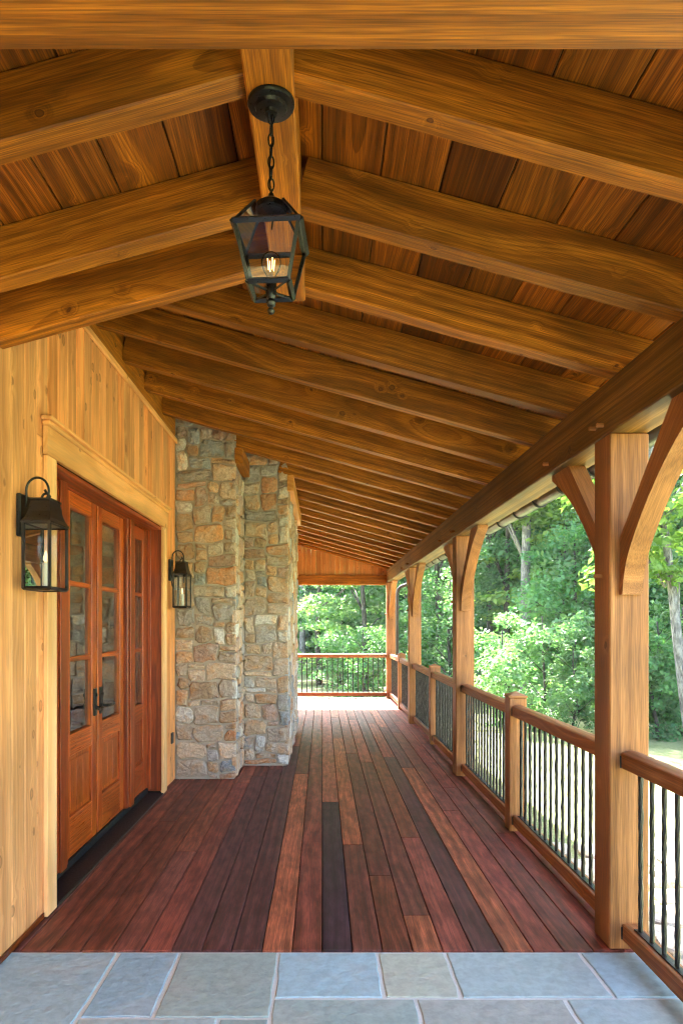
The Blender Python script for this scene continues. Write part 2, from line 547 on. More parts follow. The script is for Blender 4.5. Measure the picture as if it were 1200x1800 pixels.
# ------------------------------------------------------------------ deck
deck = put('deck', None, None, None, Matrix.Translation((0, DECK0, 0)), kind='structure')
timber('subframe', (-1.46, 1.56), (DECK0 + 0.01, DECK1), (-0.30, -0.032), 'dark_gap', deck, ch=0.002)
timber('fascia', (1.562, 1.59), (DECK0, DECK1), (-0.62, -0.004), 'rail_timber', deck, ch=0.003)
timber('fascia', (-1.46, 1.59), (DECK1 + 0.002, DECK1 + 0.03), (-0.62, -0.004), 'rail_timber', deck, ch=0.003)
C_MAR = (0.190, 0.060, 0.042); C_RED = (0.220, 0.065, 0.036); C_OR = (0.345, 0.104, 0.050); C_PLUM = (0.125, 0.048, 0.044)
C_BLK = (0.055, 0.026, 0.034); C_BR = (0.285, 0.076, 0.052); C_TAN = (0.345, 0.105, 0.060)
BW = 0.141
spec = {
    -11: [(DECK1, C_MAR)],
    -10: [(6.2, C_RED), (10.1, C_MAR), (DECK1, C_BR)], -9: [(5.3, C_RED), (9.0, C_MAR), (DECK1, C_RED)],
    -8: [(7.1, C_RED), (11.0, C_BR), (DECK1, C_MAR)], -7: [(4.6, C_MAR), (8.2, C_RED), (DECK1, C_BR)],
    -6: [(6.6, C_BR), (9.6, C_TAN), (DECK1, C_MAR)], -5: [(6.9, C_PLUM), (10.4, C_MAR), (DECK1, C_BR)],
    -4: [(7.2, C_PLUM), (11.2, C_MAR), (DECK1, C_TAN)], -3: [(8.6, C_PLUM), (12.0, C_BR), (DECK1, C_MAR)],
    -2: [(7.0, C_OR), (10.9, C_MAR), (DECK1, C_BR)], -1: [(8.4, C_BR), (11.6, C_RED), (DECK1, C_TAN)],
    0: [(5.88, C_BLK), (8.9, C_TAN), (12.1, C_BR), (DECK1, C_MAR)],
    1: [(4.74, C_MAR), (9.2, C_OR), (11.3, C_MAR), (DECK1, C_OR)],
    2: [(4.15, C_RED), (8.1, C_MAR), (10.3, C_BR), (DECK1, C_TAN)],
    3: [(3.58, C_OR), (7.6, C_MAR), (11.0, C_BR), (DECK1, C_MAR)],
    4: [(4.9, C_BR), (8.2, C_RED), (12.4, C_PLUM), (DECK1, C_BR)],
    5: [(7.9, C_PLUM), (10.6, C_BR), (DECK1, C_MAR)], 6: [(7.3, C_OR), (10.2, C_PLUM), (DECK1, C_TAN)],
    7: [(5.6, C_BR), (9.7, C_MAR), (DECK1, C_PLUM)], 8: [(6.4, C_MAR), (10.8, C_BR), (DECK1, C_MAR)],
    9: [(5.0, C_BR), (8.8, C_MAR), (12.9, C_BR), (DECK1, C_MAR)],
}
for c, segs in spec.items():
    x0, x1 = c * BW, (c + 1) * BW
    if c == -11: x0 = -1.47
    y = DECK0
    for ye, colr in segs:
        jit = random.uniform(0.84, 1.22)
        timber('deck_board', (x0 + 0.0025, x1 - 0.0025), (y + 0.001, ye - 0.001), (-0.028, random.uniform(-0.0008, 0.0008)), 'ipe', deck, 'y', 0.003,
               tuple(q * jit for q in colr))
        y = ye
y = DECK0
for ye in (7.0, 10.8, DECK1):
    timber('deck_board', (10 * BW + 0.0025, 1.56), (y + 0.001, ye - 0.001), (-0.028, 0.0), 'ipe', deck, 'y', 0.003, C_BR)
    y = ye

# ------------------------------------------------------------------ bluestone paving
pav = put('bluestone_paving', None, None, None, Matrix.Translation((0, 1, 0)), kind='structure')
timber('mortar_bed', (-1.46, 1.60), (-3.4, DECK0 - 0.004), (-0.40, -0.006), 'joint_mortar', pav, 'x', 0.002)
B1 = (0.40, 0.55, 0.60); B2 = (0.34, 0.48, 0.55); G1 = (0.36, 0.44, 0.41); G2 = (0.50, 0.53, 0.44); B3 = (0.42, 0.52, 0.52); B4 = (0.45, 0.48, 0.44)
def slab(x0, x1, y0, y1, c):
    g = 0.009
    x0 += g; x1 -= g; y0 += g; y1 -= g
    n = 5
    pts = []
    j = lambda: random.uniform(-0.004, 0.004)
    for i in range(n): pts.append((x0 + (x1 - x0) * i / n, y0 + j()))
    for i in range(n): pts.append((x1 + j(), y0 + (y1 - y0) * i / n))
    for i in range(n): pts.append((x1 - (x1 - x0) * i / n, y1 + j()))
    for i in range(n): pts.append((x0 + j(), y1 - (y1 - y0) * i / n))
    cx, cyy = (x0 + x1) / 2, (y0 + y1) / 2
    m = len(pts)
    zt = random.uniform(-0.001, 0.001)
    v = [(p[0] - cx, p[1] - cyy, -0.03) for p in pts] + [(p[0] - cx, p[1] - cyy, zt - 0.003) for p in pts]
    v += [((p[0] - cx) * (1 - 0.008 / (x1 - x0)), (p[1] - cyy) * (1 - 0.008 / (y1 - y0)), zt) for p in pts]
    f = []
    for k in range(2):
        f += [(k * m + i, k * m + (i + 1) % m, (k + 1) * m + (i + 1) % m, (k + 1) * m + i) for i in range(m)]
    f.append(tuple(range(2 * m, 3 * m)))
    jj = random.uniform(0.93, 1.07)
    put('paving_slab', mesh_from(v, f), 'bluestone', pav, Matrix.Translation((cx, cyy, 0)), tuple(q * jj for q in c))
YT = DECK0 - 0.012
XJ = [-1.455, -0.946, -0.659, -0.202, 0.255, 0.569, 1.194, 1.595]
CC = [B1, B2, G1, B1, G2, B3, B1]
for i in range(7):
    yb = 2.645 if i < 3 else 2.785
    if i == 0: yb = 2.2
    slab(XJ[i], XJ[i + 1], yb, YT, CC[i])
slab(-0.946, -0.40, 2.2, 2.645, B3); slab(-0.40, -0.202, 2.2, 2.645, G1)
slab(-0.202, 0.38, 2.25, 2.785, G1); slab(0.38, 0.985, 2.25, 2.785, B4); slab(0.985, 1.595, 2.25, 2.785, B3)
slab(-1.455, -0.202, 1.7, 2.2, B2); slab(-0.202, 0.7, 1.7, 2.25, B1); slab(0.7, 1.595, 1.7, 2.25, G1)
yy = 1.7
while yy > -3.2:
    x = -1.455; h = random.choice((0.5, 0.6, 0.75))
    while x < 1.59:
        w = min(random.choice((0.45, 0.6, 0.75, 0.9)), 1.595 - x)
        if 1.595 - (x + w) < 0.3: w = 1.595 - x
        slab(x, x + w, yy - h, yy, random.choice((B1, B2, B3, G1, B4)))
        x += w
    yy -= h

# ------------------------------------------------------------------ house: timber wall, door unit
house = thing('house', 'cedar clad house wall with mahogany double door beside the deck', 'house', (WALLX, 4.9, 0))
HY0, HY1 = -3.3, 14.4
OY0, OY1, OZ = 3.67, 6.15, 2.41
wall = put('wall', mesh_from(*merge(
    prism_box := (lambda a, b, c: ([(x, y, z) for x in a for y in b for z in c],
                 [(0, 1, 3, 2), (4, 6, 7, 5), (0, 4, 5, 1), (2, 3, 7, 6), (0, 2, 6, 4), (1, 5, 7, 3)]))((-1.80, -1.47), (HY0, OY0 - 0.03), (-0.7, 3.70)),
    ([(x, y, z) for x in (-1.80, -1.47) for y in (OY1 + 0.03, HY1) for z in (-0.7, 3.70)], prism_box[1]),
    ([(x, y, z) for x in (-1.80, -1.47) for y in (OY0 - 0.03, OY1 + 0.03) for z in (OZ + 0.03, 3.70)], prism_box[1]),
    ([(x, y, z) for x in (-1.80, -1.47) for y in (OY0 - 0.03, OY1 + 0.03) for z in (-0.7, -0.05)], prism_box[1]),
)), 'dark_gap', house)
# siding, tongue and groove boards set vertically
SW = 0.139
y = 2.36
while y < 6.72:
    y1 = min(y + SW, 6.738)
    a, b = y, y1
    segs = []
    cz = 0.006
    if b <= OY0 - 0.06 or a >= OY1 + 0.06:
        segs = [(a, b, cz, 3.345)]
    else:
        segs = [(a, b, 2.50, 3.345)]
        if a < OY0 - 0.06: segs.append((a, OY0 - 0.055, cz, 2.498))
        if b > OY1 + 0.06: segs.append((OY1 + 0.055, b, cz, 2.498))
    tint = random.choice([(1, 1, 1), (1.05, 1.0, 0.92), (0.95, 0.9, 0.82), (1.06, 0.92, 0.75), (1.0, 1.02, 1.02)])
    for (p, q, z0, z1) in segs:
        timber('siding_board', (WALLX - 0.021, WALLX + random.uniform(-0.001, 0.001)), (p + 0.0012, q - 0.0012), (z0, z1), 'cedar_siding', wall, 'z', 0.0055, tint)
    y = y1
for k in range(6):    # wider spaced boards nearer than the frame
    timber('siding_board', (WALLX - 0.021, WALLX), (2.36 - (k + 1) * 0.6 + 0.0012, 2.36 - k * 0.6 - 0.0012), (0.006, 3.345), 'cedar_siding', wall, 'z', 0.005)
for k in range(16):   # beyond the chimney
    timber('siding_board', (WALLX - 0.021, WALLX), (10.0 + k * 0.27 + 0.0012, 10.27 + k * 0.27 - 0.0012), (0.006, 3.345), 'cedar_siding', wall, 'z', 0.005)
# frieze trim and plate above the siding
timber('frieze_trim', (WALLX + 0.003, WALLX + 0.026), (2.36, 6.738), (3.315, 3.36), 'cedar_trim', house, ch=0.006)
timber('plate', (WALLX - 0.02, WALLX + 0.002), (2.36, 6.738), (3.362, 3.648), 'rafter_timber', house)
timber('base_strip', (WALLX + 0.001, WALLX + 0.012), (2.36, OY0 - 0.13), (0.002, 0.03), 'mahogany', house, ch=0.003, color=(0.4, 0.4, 0.4))
# casings
timber('casing', (WALLX + 0.002, WALLX + 0.026), (OY0 - 0.125, OY0), (0.004, OZ - 0.001), 'cedar_trim', house, ch=0.003, color=(1.08, 1.22, 1.45))
timber('casing', (WALLX + 0.002, WALLX + 0.026), (OY1, OY1 + 0.125), (0.004, OZ - 0.001), 'cedar_trim', house, ch=0.003, color=(1.08, 1.22, 1.45))
timber('head_casing', (WALLX + 0.002, WALLX + 0.030), (OY0 - 0.135, OY1 + 0.135), (OZ, OZ + 0.150), 'cedar_trim', house, ch=0.003)
hd = timber('crown_moulding', (WALLX + 0.002, WALLX + 0.045), (OY0 - 0.145, OY1 + 0.145), (OZ + 0.151, OZ + 0.176), 'cedar_trim', house, ch=0.008)
timber('crown_cap', (WALLX + 0.002, WALLX + 0.062), (OY0 - 0.16, OY1 + 0.16), (OZ + 0.177, OZ + 0.195), 'cedar_trim', house, ch=0.005)
# jambs (mahogany reveal)
DX = -1.594
for yr in ((OY0 - 0.026, OY0 - 0.001), (OY1 + 0.001, OY1 + 0.026)):
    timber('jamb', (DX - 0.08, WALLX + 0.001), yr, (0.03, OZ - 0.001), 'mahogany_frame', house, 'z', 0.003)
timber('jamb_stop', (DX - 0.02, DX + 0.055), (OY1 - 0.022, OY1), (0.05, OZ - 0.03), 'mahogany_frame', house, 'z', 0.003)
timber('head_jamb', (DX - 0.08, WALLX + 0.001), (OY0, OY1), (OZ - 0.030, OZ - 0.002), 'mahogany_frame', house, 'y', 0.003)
timber('threshold', (DX - 0.05, WALLX + 0.02), (OY0 - 0.02, OY1 + 0.02), (-0.02, 0.012), 'threshold_bronze', house, 'y', 0.004)
timber('sill', (DX - 0.05, DX + 0.03), (OY0, OY1), (0.013, 0.062), 'threshold_bronze', house, 'y', 0.004)
timber('door_strip', (WALLX + 0.021, WALLX + 0.027), (OY0 + 0.005, OY1 - 0.005), (0.001, 0.010), 'gutter_bronze', house, 'y', 0.002, color=(1, 1, 1))
LY0, LYM0, LYM1, LY1 = 4.165, 4.763, 4.791, 5.412
for yr in ((LY0 - 0.205, LY0 - 0.012), (LY1 + 0.012, LY1 + 0.205)):
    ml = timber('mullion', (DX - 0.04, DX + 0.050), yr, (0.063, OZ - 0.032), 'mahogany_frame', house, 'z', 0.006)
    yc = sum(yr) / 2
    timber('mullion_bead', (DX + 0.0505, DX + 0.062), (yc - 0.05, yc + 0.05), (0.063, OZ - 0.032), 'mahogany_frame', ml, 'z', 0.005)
# interior
put('room', extrude_poly([(OY0 - 1.2, -0.1), (OY1 + 1.2, -0.1), (OY1 + 1.2, 2.9), (OY0 - 1.2, 2.9)], 'x', -5.0, -1.81), 'room_dark', house)
bm = bmesh.new(); me = house.children[-1].data; bm.from_mesh(me)
bmesh.ops.delete(bm, geom=[f for f in bm.faces if all(abs(v.co.x + 1.81) < 1e-3 for v in f.verts)], context='FACES')
bm.to_mesh(me); bm.free()

def leaf(name, y0, y1, st=0.095, mw='mahogany', ztop=2.365, glass0=0.84, parts=True, gtop=2.262, handle=None):
    z0 = 0.066
    d = put(name, None, None, house, Matrix.Translation((DX, (y0 + y1) / 2, z0)))
    X = (DX - 0.022, DX + 0.022)
    timber('stile', X, (y0, y0 + st), (z0, ztop), mw, d, 'z', 0.005)
    timber('stile', X, (y1 - st, y1), (z0, ztop), mw, d, 'z', 0.005)
    a, b = y0 + st + 0.0005, y1 - st - 0.0005
    Xr = (DX - 0.021, DX + 0.0205)
    timber('rail', Xr, (a, b), (gtop, ztop), mw, d, 'y', 0.005)
    timber('rail', Xr, (a, b), (0.70, glass0), mw, d, 'y', 0.005)
    timber('rail', Xr, (a, b), (z0, 0.325), mw, d, 'y', 0.005)
    for zm in (1.79, 1.308):
        timber('muntin', (DX - 0.018, DX + 0.017), (a, b), (zm - 0.016, zm + 0.016), mw, d, 'y', 0.007)
    zs = [glass0, 1.308, 1.79, gtop]
    for i in range(3):
        timber('pane', (DX - 0.009, DX - 0.004), (a - 0.004, b + 0.004), (zs[i] + 0.004, zs[i + 1] - 0.004), 'door_glass', d, 'z', 0.0005)
    timber('panel', (DX - 0.012, DX + 0.004), (a, b), (0.326, 0.699), mw, d, 'z', 0.002)
    if b - a > 0.2:
        nn = 3
        for i in range(nn):
            w = (b - a - 0.06) / nn
            timber('panel_board', (DX + 0.0042, DX + 0.011), (a + 0.03 + i * w + 0.001, a + 0.03 + (i + 1) * w - 0.001), (0.356, 0.669), mw, d, 'z', 0.004, (0.8, 0.8, 0.8))
    if handle:
        yc = y1 - 0.048 if handle > 0 else y0 + 0.048
        hm = []
        hm.append(([(x, y, z) for x in (DX + 0.0225, DX + 0.034) for y in (yc - 0.026, yc + 0.026) for z in (0.90, 1.085)], prism_box[1]))
        hm.append(lathe([(0.0, 0), (0.017, 0.0), (0.017, 0.006), (0.010, 0.010), (0.010, 0.05), (0.0, 0.055)], 10))
        v, f = hm[1]
        hm[1] = ([(DX + 0.034 + z, yc + x, 0.955 + y) for x, y, z in v], f)
        s = -handle
        hm.append(tube([(DX + 0.082, yc, 0.955), (DX + 0.088, yc + s * 0.03, 0.957), (DX + 0.086, yc + s * 0.075, 0.952), (DX + 0.086, yc + s * 0.115, 0.957), (DX + 0.08, yc + s * 0.128, 0.966)],
                       [0.010, 0.010, 0.008, 0.009, 0.006], 8))
        v, f = lathe([(0.0, 0), (0.012, 0.0), (0.012, 0.01), (0.0, 0.012)], 8)
        hm.append(([(DX + 0.034 + z, yc + x, 1.04 + y) for x, y, z in v], f))
        put('handle', mesh_from(*merge(*hm)), 'black_iron', d)
    return d
d1 = leaf('door_leaf', LY0, LYM0, handle=1)
d2 = leaf('door_leaf', LYM1, LY1, handle=-1)
timber('astragal', (DX - 0.02, DX + 0.012), (LYM0 + 0.002, LYM1 - 0.002), (0.066, 2.365), 'threshold_bronze', house, 'z', 0.003)
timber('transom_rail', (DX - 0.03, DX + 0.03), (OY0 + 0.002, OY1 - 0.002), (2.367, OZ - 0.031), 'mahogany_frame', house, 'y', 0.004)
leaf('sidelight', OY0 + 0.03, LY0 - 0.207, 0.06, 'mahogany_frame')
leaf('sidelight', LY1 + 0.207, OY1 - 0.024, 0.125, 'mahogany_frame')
# outlet cover
ou = timber('outlet_cover', (WALLX + 0.001, WALLX + 0.016), (6.535, 6.605), (0.385, 0.49), 'black_iron', house, 'z', 0.006)

# ------------------------------------------------------------------ stone chimney
chim = thing('stone_chimney', 'stepped fieldstone chimney with tan and grey stones in pale mortar', 'chimney', (-0.9, 7.5, 0))
C1X, C1Y, C2X, C2Y0, C2Y1 = -0.843, 6.74, -0.357, 7.385, 10.0
D = 0.045; MR = 0.027
def core(x0, x1, y0, y1):
    return extrude_poly([(x0, -0.04), (x1, -0.04), (x1, under(x1) + 0.17), (x0, under(x0) + 0.17)], 'y', y0, y1)
put('mortar_core', core(WALLX - 0.03, C1X - MR, C1Y + MR, C2Y0 + 0.3), 'mortar', chim)
put('mortar_core', core(WALLX - 0.03, C2X - MR, C2Y0 + MR, C2Y1), 'mortar', chim)
PAL = [((0.43, 0.30, 0.205), 5), ((0.49, 0.31, 0.19), 4), ((0.41, 0.33, 0.27), 6), ((0.48, 0.38, 0.31), 6), ((0.54, 0.41, 0.31), 5),
       ((0.35, 0.32, 0.31), 3), ((0.29, 0.31, 0.345), 2), ((0.39, 0.27, 0.225), 3), ((0.48, 0.26, 0.15), 1), ((0.57, 0.54, 0.52), 3)]
PALW = [p for p, w in PAL for _ in range(w)]
def pack(w, h, cell, wmax, hmax):
    nx, nz = round(w / cell), round(h / cell)
    occ = np.zeros((nz, nx), bool)
    out = []
    for j in range(nz):
        for i in range(nx):
            if occ[j, i]: continue
            run = 0
            while i + run < nx and not occ[j, i + run]: run += 1
            cw = random.choice([2, 2, 3, 4, 4, 5, 6]); cw = min(cw, wmax, run)
            if run - cw == 1: cw = min(run, wmax) if run <= wmax else cw - 1
            ch_ = min(random.choice([1, 2, 2, 2, 3, 3]), hmax, nz - j)
            if cw >= 6: ch_ = min(ch_, 3)
            if nz - j - ch_ == 1: ch_ = nz - j
            k = 1
            while k < ch_ and not occ[j + k, i:i + cw].any(): k += 1
            occ[j:j + k, i:i + cw] = True
            out.append((i, j, cw, k))
    sx, sz = w / nx, h / nz
    return [(i * sx, j * sz, a * sx, b * sz) for i, j, a, b in out]
def warp(u, z):
    return 0.010 * math.sin(z * 9.1 + u * 5) + 0.007 * math.sin(z * 23 + 1.3 + u * 11), 0.012 * math.sin(u * 8.3 + z * 3.7) + 0.008 * math.sin(u * 21 + z * 9 + 0.6)
def stone_mesh(w, h, depth, jamb0=False, jamb1=False, uc=None, zc=None):
    g = 0.0085
    w -= 2 * g; h -= 2 * g
    cr = min(w, h) * random.uniform(0.05, 0.20)
    pts = []
    cut = [cr * random.uniform(0.4, 1.5) for _ in range(4)]
    if jamb0: cut[0] = cut[3] = 0.004
    if jamb1: cut[1] = cut[2] = 0.004
    def edge(a, b, n):
        for k in range(n):
            u = k / n
            pts.append([a[0] + (b[0] - a[0]) * u, a[1] + (b[1] - a[1]) * u])
    W2, H2 = w / 2, h / 2
    P = [(-W2 + cut[0], -H2), (W2 - cut[1], -H2), (W2, -H2 + cut[1]), (W2, H2 - cut[2]), (W2 - cut[2], H2), (-W2 + cut[3], H2), (-W2, H2 - cut[3]), (-W2, -H2 + cut[0])]
    for k in range(8):
        a, b = P[k], P[(k + 1) % 8]
        edge(a, b, 3 if k % 2 == 0 else 1)
    jt = min(w, h) * 0.05
    for p in pts:
        if not (jamb0 and p[0] < -W2 * 0.97) and not (jamb1 and p[0] > W2 * 0.97):
            p[0] += random.uniform(-jt, jt); p[1] += random.uniform(-jt, jt)
    if uc is not None:
        for p in pts:
            du, dz = warp(uc + p[0], zc + p[1])
            if not ((jamb0 and p[0] < -W2 * 0.9) or (jamb1 and p[0] > W2 * 0.9)): p[0] += du
            p[1] += dz
    m = len(pts)
    lean = random.uniform(-0.25, 0.25), random.uniform(-0.25, 0.25)
    def dep(x, z, s): return depth * s * (1 + lean[0] * x / w + lean[1] * z / h) + random.uniform(-0.006, 0.004)
    v = [(p[0], 0.0, p[1]) for p in pts]
    v += [(p[0], -depth * 0.72, p[1]) for p in pts]
    v += [(p[0] - math.copysign(min(abs(p[0]), 0.009), p[0]), -dep(p[0], p[1], 0.94), p[1] - math.copysign(min(abs(p[1]), 0.008), p[1])) for p in pts]
    v += [(p[0] * 0.5 + random.uniform(-.01, .01), -dep(p[0], p[1], 1.04), p[1] * 0.5 + random.uniform(-.008, .008)) for p in pts]
    v.append((0, -depth * 1.05, 0))
    f = []
    for k in range(3):
        f += [(k * m + i, k * m + (i + 1) % m, (k + 1) * m + (i + 1) % m, (k + 1) * m + i) for i in range(m)]
    f += [(3 * m + i, 3 * m + (i + 1) % m, 4 * m) for i in range(m)]
    me = mesh_from(v, f, 'stone')
    return me
def stone_face(x0, x1, y, zt_fn, cell, hmax, wmax, facing, jamb1=True, jamb0=False, z0=0.012):
    """facing 'front' (-Y) : runs along x at depth y ; 'side' (+X): runs along y at x=y"""
    w = x1 - x0
    zt = max(zt_fn(x0), zt_fn(x1)) + 0.1
    for (a, b, sw, sh) in pack(w, zt - z0, cell, wmax, hmax):
        zc = z0 + b + sh / 2; u = x0 + a + sw / 2
        if z0 + b + sh * 0.5 > zt_fn(u): continue
        jb1 = jamb1 and a + sw > w - 0.01
        jb0 = jamb0 and a < 0.01
        dep = D * random.uniform(0.9, 1.12)
        if jb1 or jb0: dep = D
        me = stone_mesh(sw, sh, dep, jb0, jb1, u, zc)
        c = random.choice(PALW)
        jj = random.uniform(0.80, 1.22)
        if facing == 'front':
            M = Matrix.Translation((u, y + D, zc))
        else:
            M = Matrix.Translation((y - D, u, zc)) @ Matrix.Rotation(R(90), 4, 'Z')
        put('stone', me, 'fieldstone', chim, M, tuple(q * jj for q in c))
stone_face(WALLX + 0.002, C1X - 0.001, C1Y, lambda x: under(x) + 0.17, 0.060, 3, 6, 'front')
stone_face(C1X - 0.006, C2X - 0.001, C2Y0, lambda x: under(x) + 0.17, 0.060, 3, 6, 'front')
stone_face(C1Y + 0.004, C2Y0 + D, C1X, lambda y: under(C1X) - 0.16, 0.07, 3, 5, 'side', False, False)
stone_face(C2Y0 + 0.004, C2Y1, C2X, lambda y: under(C2X) - 0.16, 0.09, 3, 6, 'side', False, False)

# ------------------------------------------------------------------ porch roof
roof = thing('porch_roof', 'timber porch ceiling with rafters, ridge beam and stained pine boards', 'roof', (0.2, 7.5, 2.6))
ROOF_Y0, ROOF_Y1 = -1.7, 14.62  # near end extended unseen behind the camera to shade the rafter sides
XE = 1.80                                  # ends of the rafter tails
COSA = math.cos(ANG)
def rafter(yf, xa, xb, fn=under, h=RAFT_H, color=None, w=RAFT_W):
    dz = h / 2 / COSA
    return sloped('rafter', (xa, yf - w / 2, fn(xa) + dz), (xb, yf - w / 2, fn(xb) + dz), w, h, 'rafter_timber', roof, color=color)
SP = 0.607
for k in range(-5, 21):
    yf = 2.012 + SP * k
    xa = RX1 + 0.001 if k < 2 else WALLX + 0.004
    if k >= 8: xa = C1X - 0.1 if yf < C2Y0 + 0.03 else (C2X - 0.1 if yf < C2Y1 else WALLX + 0.004)
    rafter(yf, xa, XE)
for k in range(-5, 2):
    rafter(2.012 + SP * k, WALLX + 0.004, RX0 - 0.001, under_l)
rafter(3.03, WALLX + 0.004, RX0 - 0.001, under_l, 0.20, (1.12, 1.06, 1.0))
timber('ridge_beam', (RX0, RX1), (ROOF_Y0, 3.22), (RZ, 3.275), 'rafter_timber', roof, 'y', 0.006, (1.15, 1.12, 1.0))
def bz(x): return under(x) + RAFT_H / COSA
# ceiling boards, main slope
def ceil_board(xa, xb, y0, y1, fn, tint):
    xc = (xa + xb) / 2
    w = (xb - xa) / COSA - 0.004
    sgn = 1 if fn is under else -1
    th = 0.02
    ax = Vector((0, 1, 0)); az = Vector((sgn * math.sin(ANG), 0, math.cos(ANG))); ay = az.cross(ax)
    M = Matrix((ax, ay, az)).transposed().to_4x4()
    M.translation = Vector((xc, (y0 + y1) / 2, fn(xc) + RAFT_H / COSA)) + az * (th / 2 + 0.001)
    put('ceiling_board', bar_mesh(y1 - y0 - 0.002, w, th, 0.004, 'ceiling_pine'), 'ceiling_pine', roof, M, tint)
TI = [(1, 1, 1), (1.15, 1.12, 1.1), (0.85, 0.8, 0.75), (0.75, 0.68, 0.6), (1.2, 1.25, 1.2), (0.95, 0.88, 0.8)]
CW = 0.2175
k0 = math.floor((WALLX - 0.2154) / CW)
for k in range(k0, 8):
    xa, xb = 0.2154 + k * CW, 0.2154 + (k + 1) * CW
    if xb > XE + 0.13: xb = XE + 0.13
    if xb - xa < 0.03: continue
    y = ROOF_Y0 if xb > RXC else 3.06
    xa2 = max(xa, WALLX - 0.02)
    first = True
    while y < ROOF_Y1 - 0.01:
        y1 = min(y + (random.choice((1.2, 2.44, 3.05, 3.66)) if first else random.choice((2.44, 3.05, 3.66))), ROOF_Y1)
        if ROOF_Y1 - y1 < 0.4: y1 = ROOF_Y1
        ceil_board(xa2, xb, y, y1, under, random.choice(TI)); y = y1; first = False
for k in range(-1, 6):
    xb = -0.311 - k * CW + 0.0; xa = xb - CW
    xb = min(xb, RXC); xa = max(xa, WALLX - 0.02)
    if xb - xa < 0.03: continue
    y = ROOF_Y0
    for y1 in (-0.4, random.choice((1.7, 2.2)), 3.04):
        ceil_board(xa, xb, y, y1, under_l, random.choice(TI)); y = y1
# roof deck above the boards
def bz2(x): return bz(x) + 0.024 / COSA + 0.002
put('roof_deck', extrude_poly([(WALLX - 0.4, bz2(WALLX - 0.4)), (XE + 0.14, bz2(XE + 0.14)), (XE + 0.14, bz2(XE + 0.14) + 0.05), (WALLX - 0.4, bz2(WALLX - 0.4) + 0.05)], 'y', ROOF_Y0, ROOF_Y1), 'roofing', roof)
bl = lambda x: bz2(2 * RXC - x)
put('roof_deck', extrude_poly([(RXC, bl(RXC)), (WALLX - 0.02, bl(WALLX - 0.02)), (WALLX - 0.02, bl(WALLX - 0.02) + 0.04), (RXC, bl(RXC) + 0.04)], 'y', ROOF_Y0, 3.04), 'roofing', roof)
# eave beam and blocking
eb = timber('eave_beam', (PX0, PX1), (ROOF_Y0, 14.43), (2.427, 2.681), 'beam_timber', roof, 'y', 0.006)
def peg(p, par, ax='x'):
    v, f = lathe([(0.0, 0), (0.011, 0.0), (0.011, 0.03), (0.008, 0.034), (0, 0.034)], 8)
    v = [(-z, x, y) for x, y, z in v]
    put('peg', mesh_from(v, f), 'post_timber', par, Matrix.Translation(p), (1.2, 1.2, 1.1))
# front tie beam overhead
timber('tie_beam', (WALLX + 0.003, XE - 0.1), (1.10, 1.288), (2.602, 2.86), 'rafter_timber', roof, 'x', 0.008, (0.85, 0.82, 0.8))
# far gable end: panelled triangle over a tie beam
GE = 14.30
for i in range(30):
    a = WALLX + 0.02 + i * 0.1; b = a + 0.1
    if b > PX0: b = PX0
    if b - a < 0.02: break
    timber('gable_board', (a + 0.001, b - 0.001), (GE, GE + 0.02), (2.585, under(b) + 0.17), 'cedar_trim', roof, 'z', 0.004,
           random.choice([(0.75, 0.62, 0.5), (0.82, 0.66, 0.5), (0.68, 0.55, 0.42)]))
timber('tie_beam', (WALLX, PX0 - 0.001), (14.25, 14.42), (2.375, 2.583), 'rafter_timber', roof, 'x', 0.006)
# frieze boards along the chimney sides
timber('frieze_board', (C1X - 0.02, C1X + 0.06), (C1Y + 0.0, C2Y0), (under(C1X) - 0.16, under(C1X) - 0.002), 'rafter_timber', roof, 'y')
timber('frieze_board', (C2X - 0.02, C2X + 0.05), (C2Y0 - 0.01, C2Y1), (under(C2X) - 0.17, under(C2X) - 0.002), 'cedar_trim', roof, 'y', color=(0.85, 0.75, 0.5))
# half-round gutter
pts = [(math.cos(math.pi + math.pi * i / 14) * 0.062, math.sin(math.pi + math.pi * i / 14) * 0.062) for i in range(15)]
pts += [(x * 0.94, z * 0.94) for x, z in reversed(pts)]
gx, gzz = XE + 0.085, under(XE) + 0.055
put('gutter', extrude_poly([(gx + x, gzz + z) for x, z in pts], 'y', ROOF_Y0, 14.9), 'gutter_bronze', roof)
for k in range(-1, 21):
    yf = 2.012 + SP * k + 0.25
    ring = [(gx + math.cos(math.pi + math.pi * i / 10) * 0.068, yf, gzz + math.sin(math.pi + math.pi * i / 10) * 0.068) for i in range(11)]
    put('gutter_bracket', mesh_from(*tube(ring, 0.007, 6)), 'black_iron', roof)
# down pipe at the far corner
dp = tag(put('downpipe', mesh_from(*tube([(gx, 14.8, gzz - 0.05), (gx, 14.85, gzz - 0.13), (gx - 0.03, 14.95, gzz - 0.19), (gx - 0.16, 15.0, gzz - 0.24), (gx - 0.215, 15.0, gzz - 0.30), (gx - 0.235, 15.0, gzz - 0.40), (gx - 0.235, 15.0, -0.6), (gx - 0.235, 15.1, -0.75)], 0.038, 12), smooth=True), 'black_iron'),
         'dark round downpipe with a bent top outside the far corner post', 'downpipe')

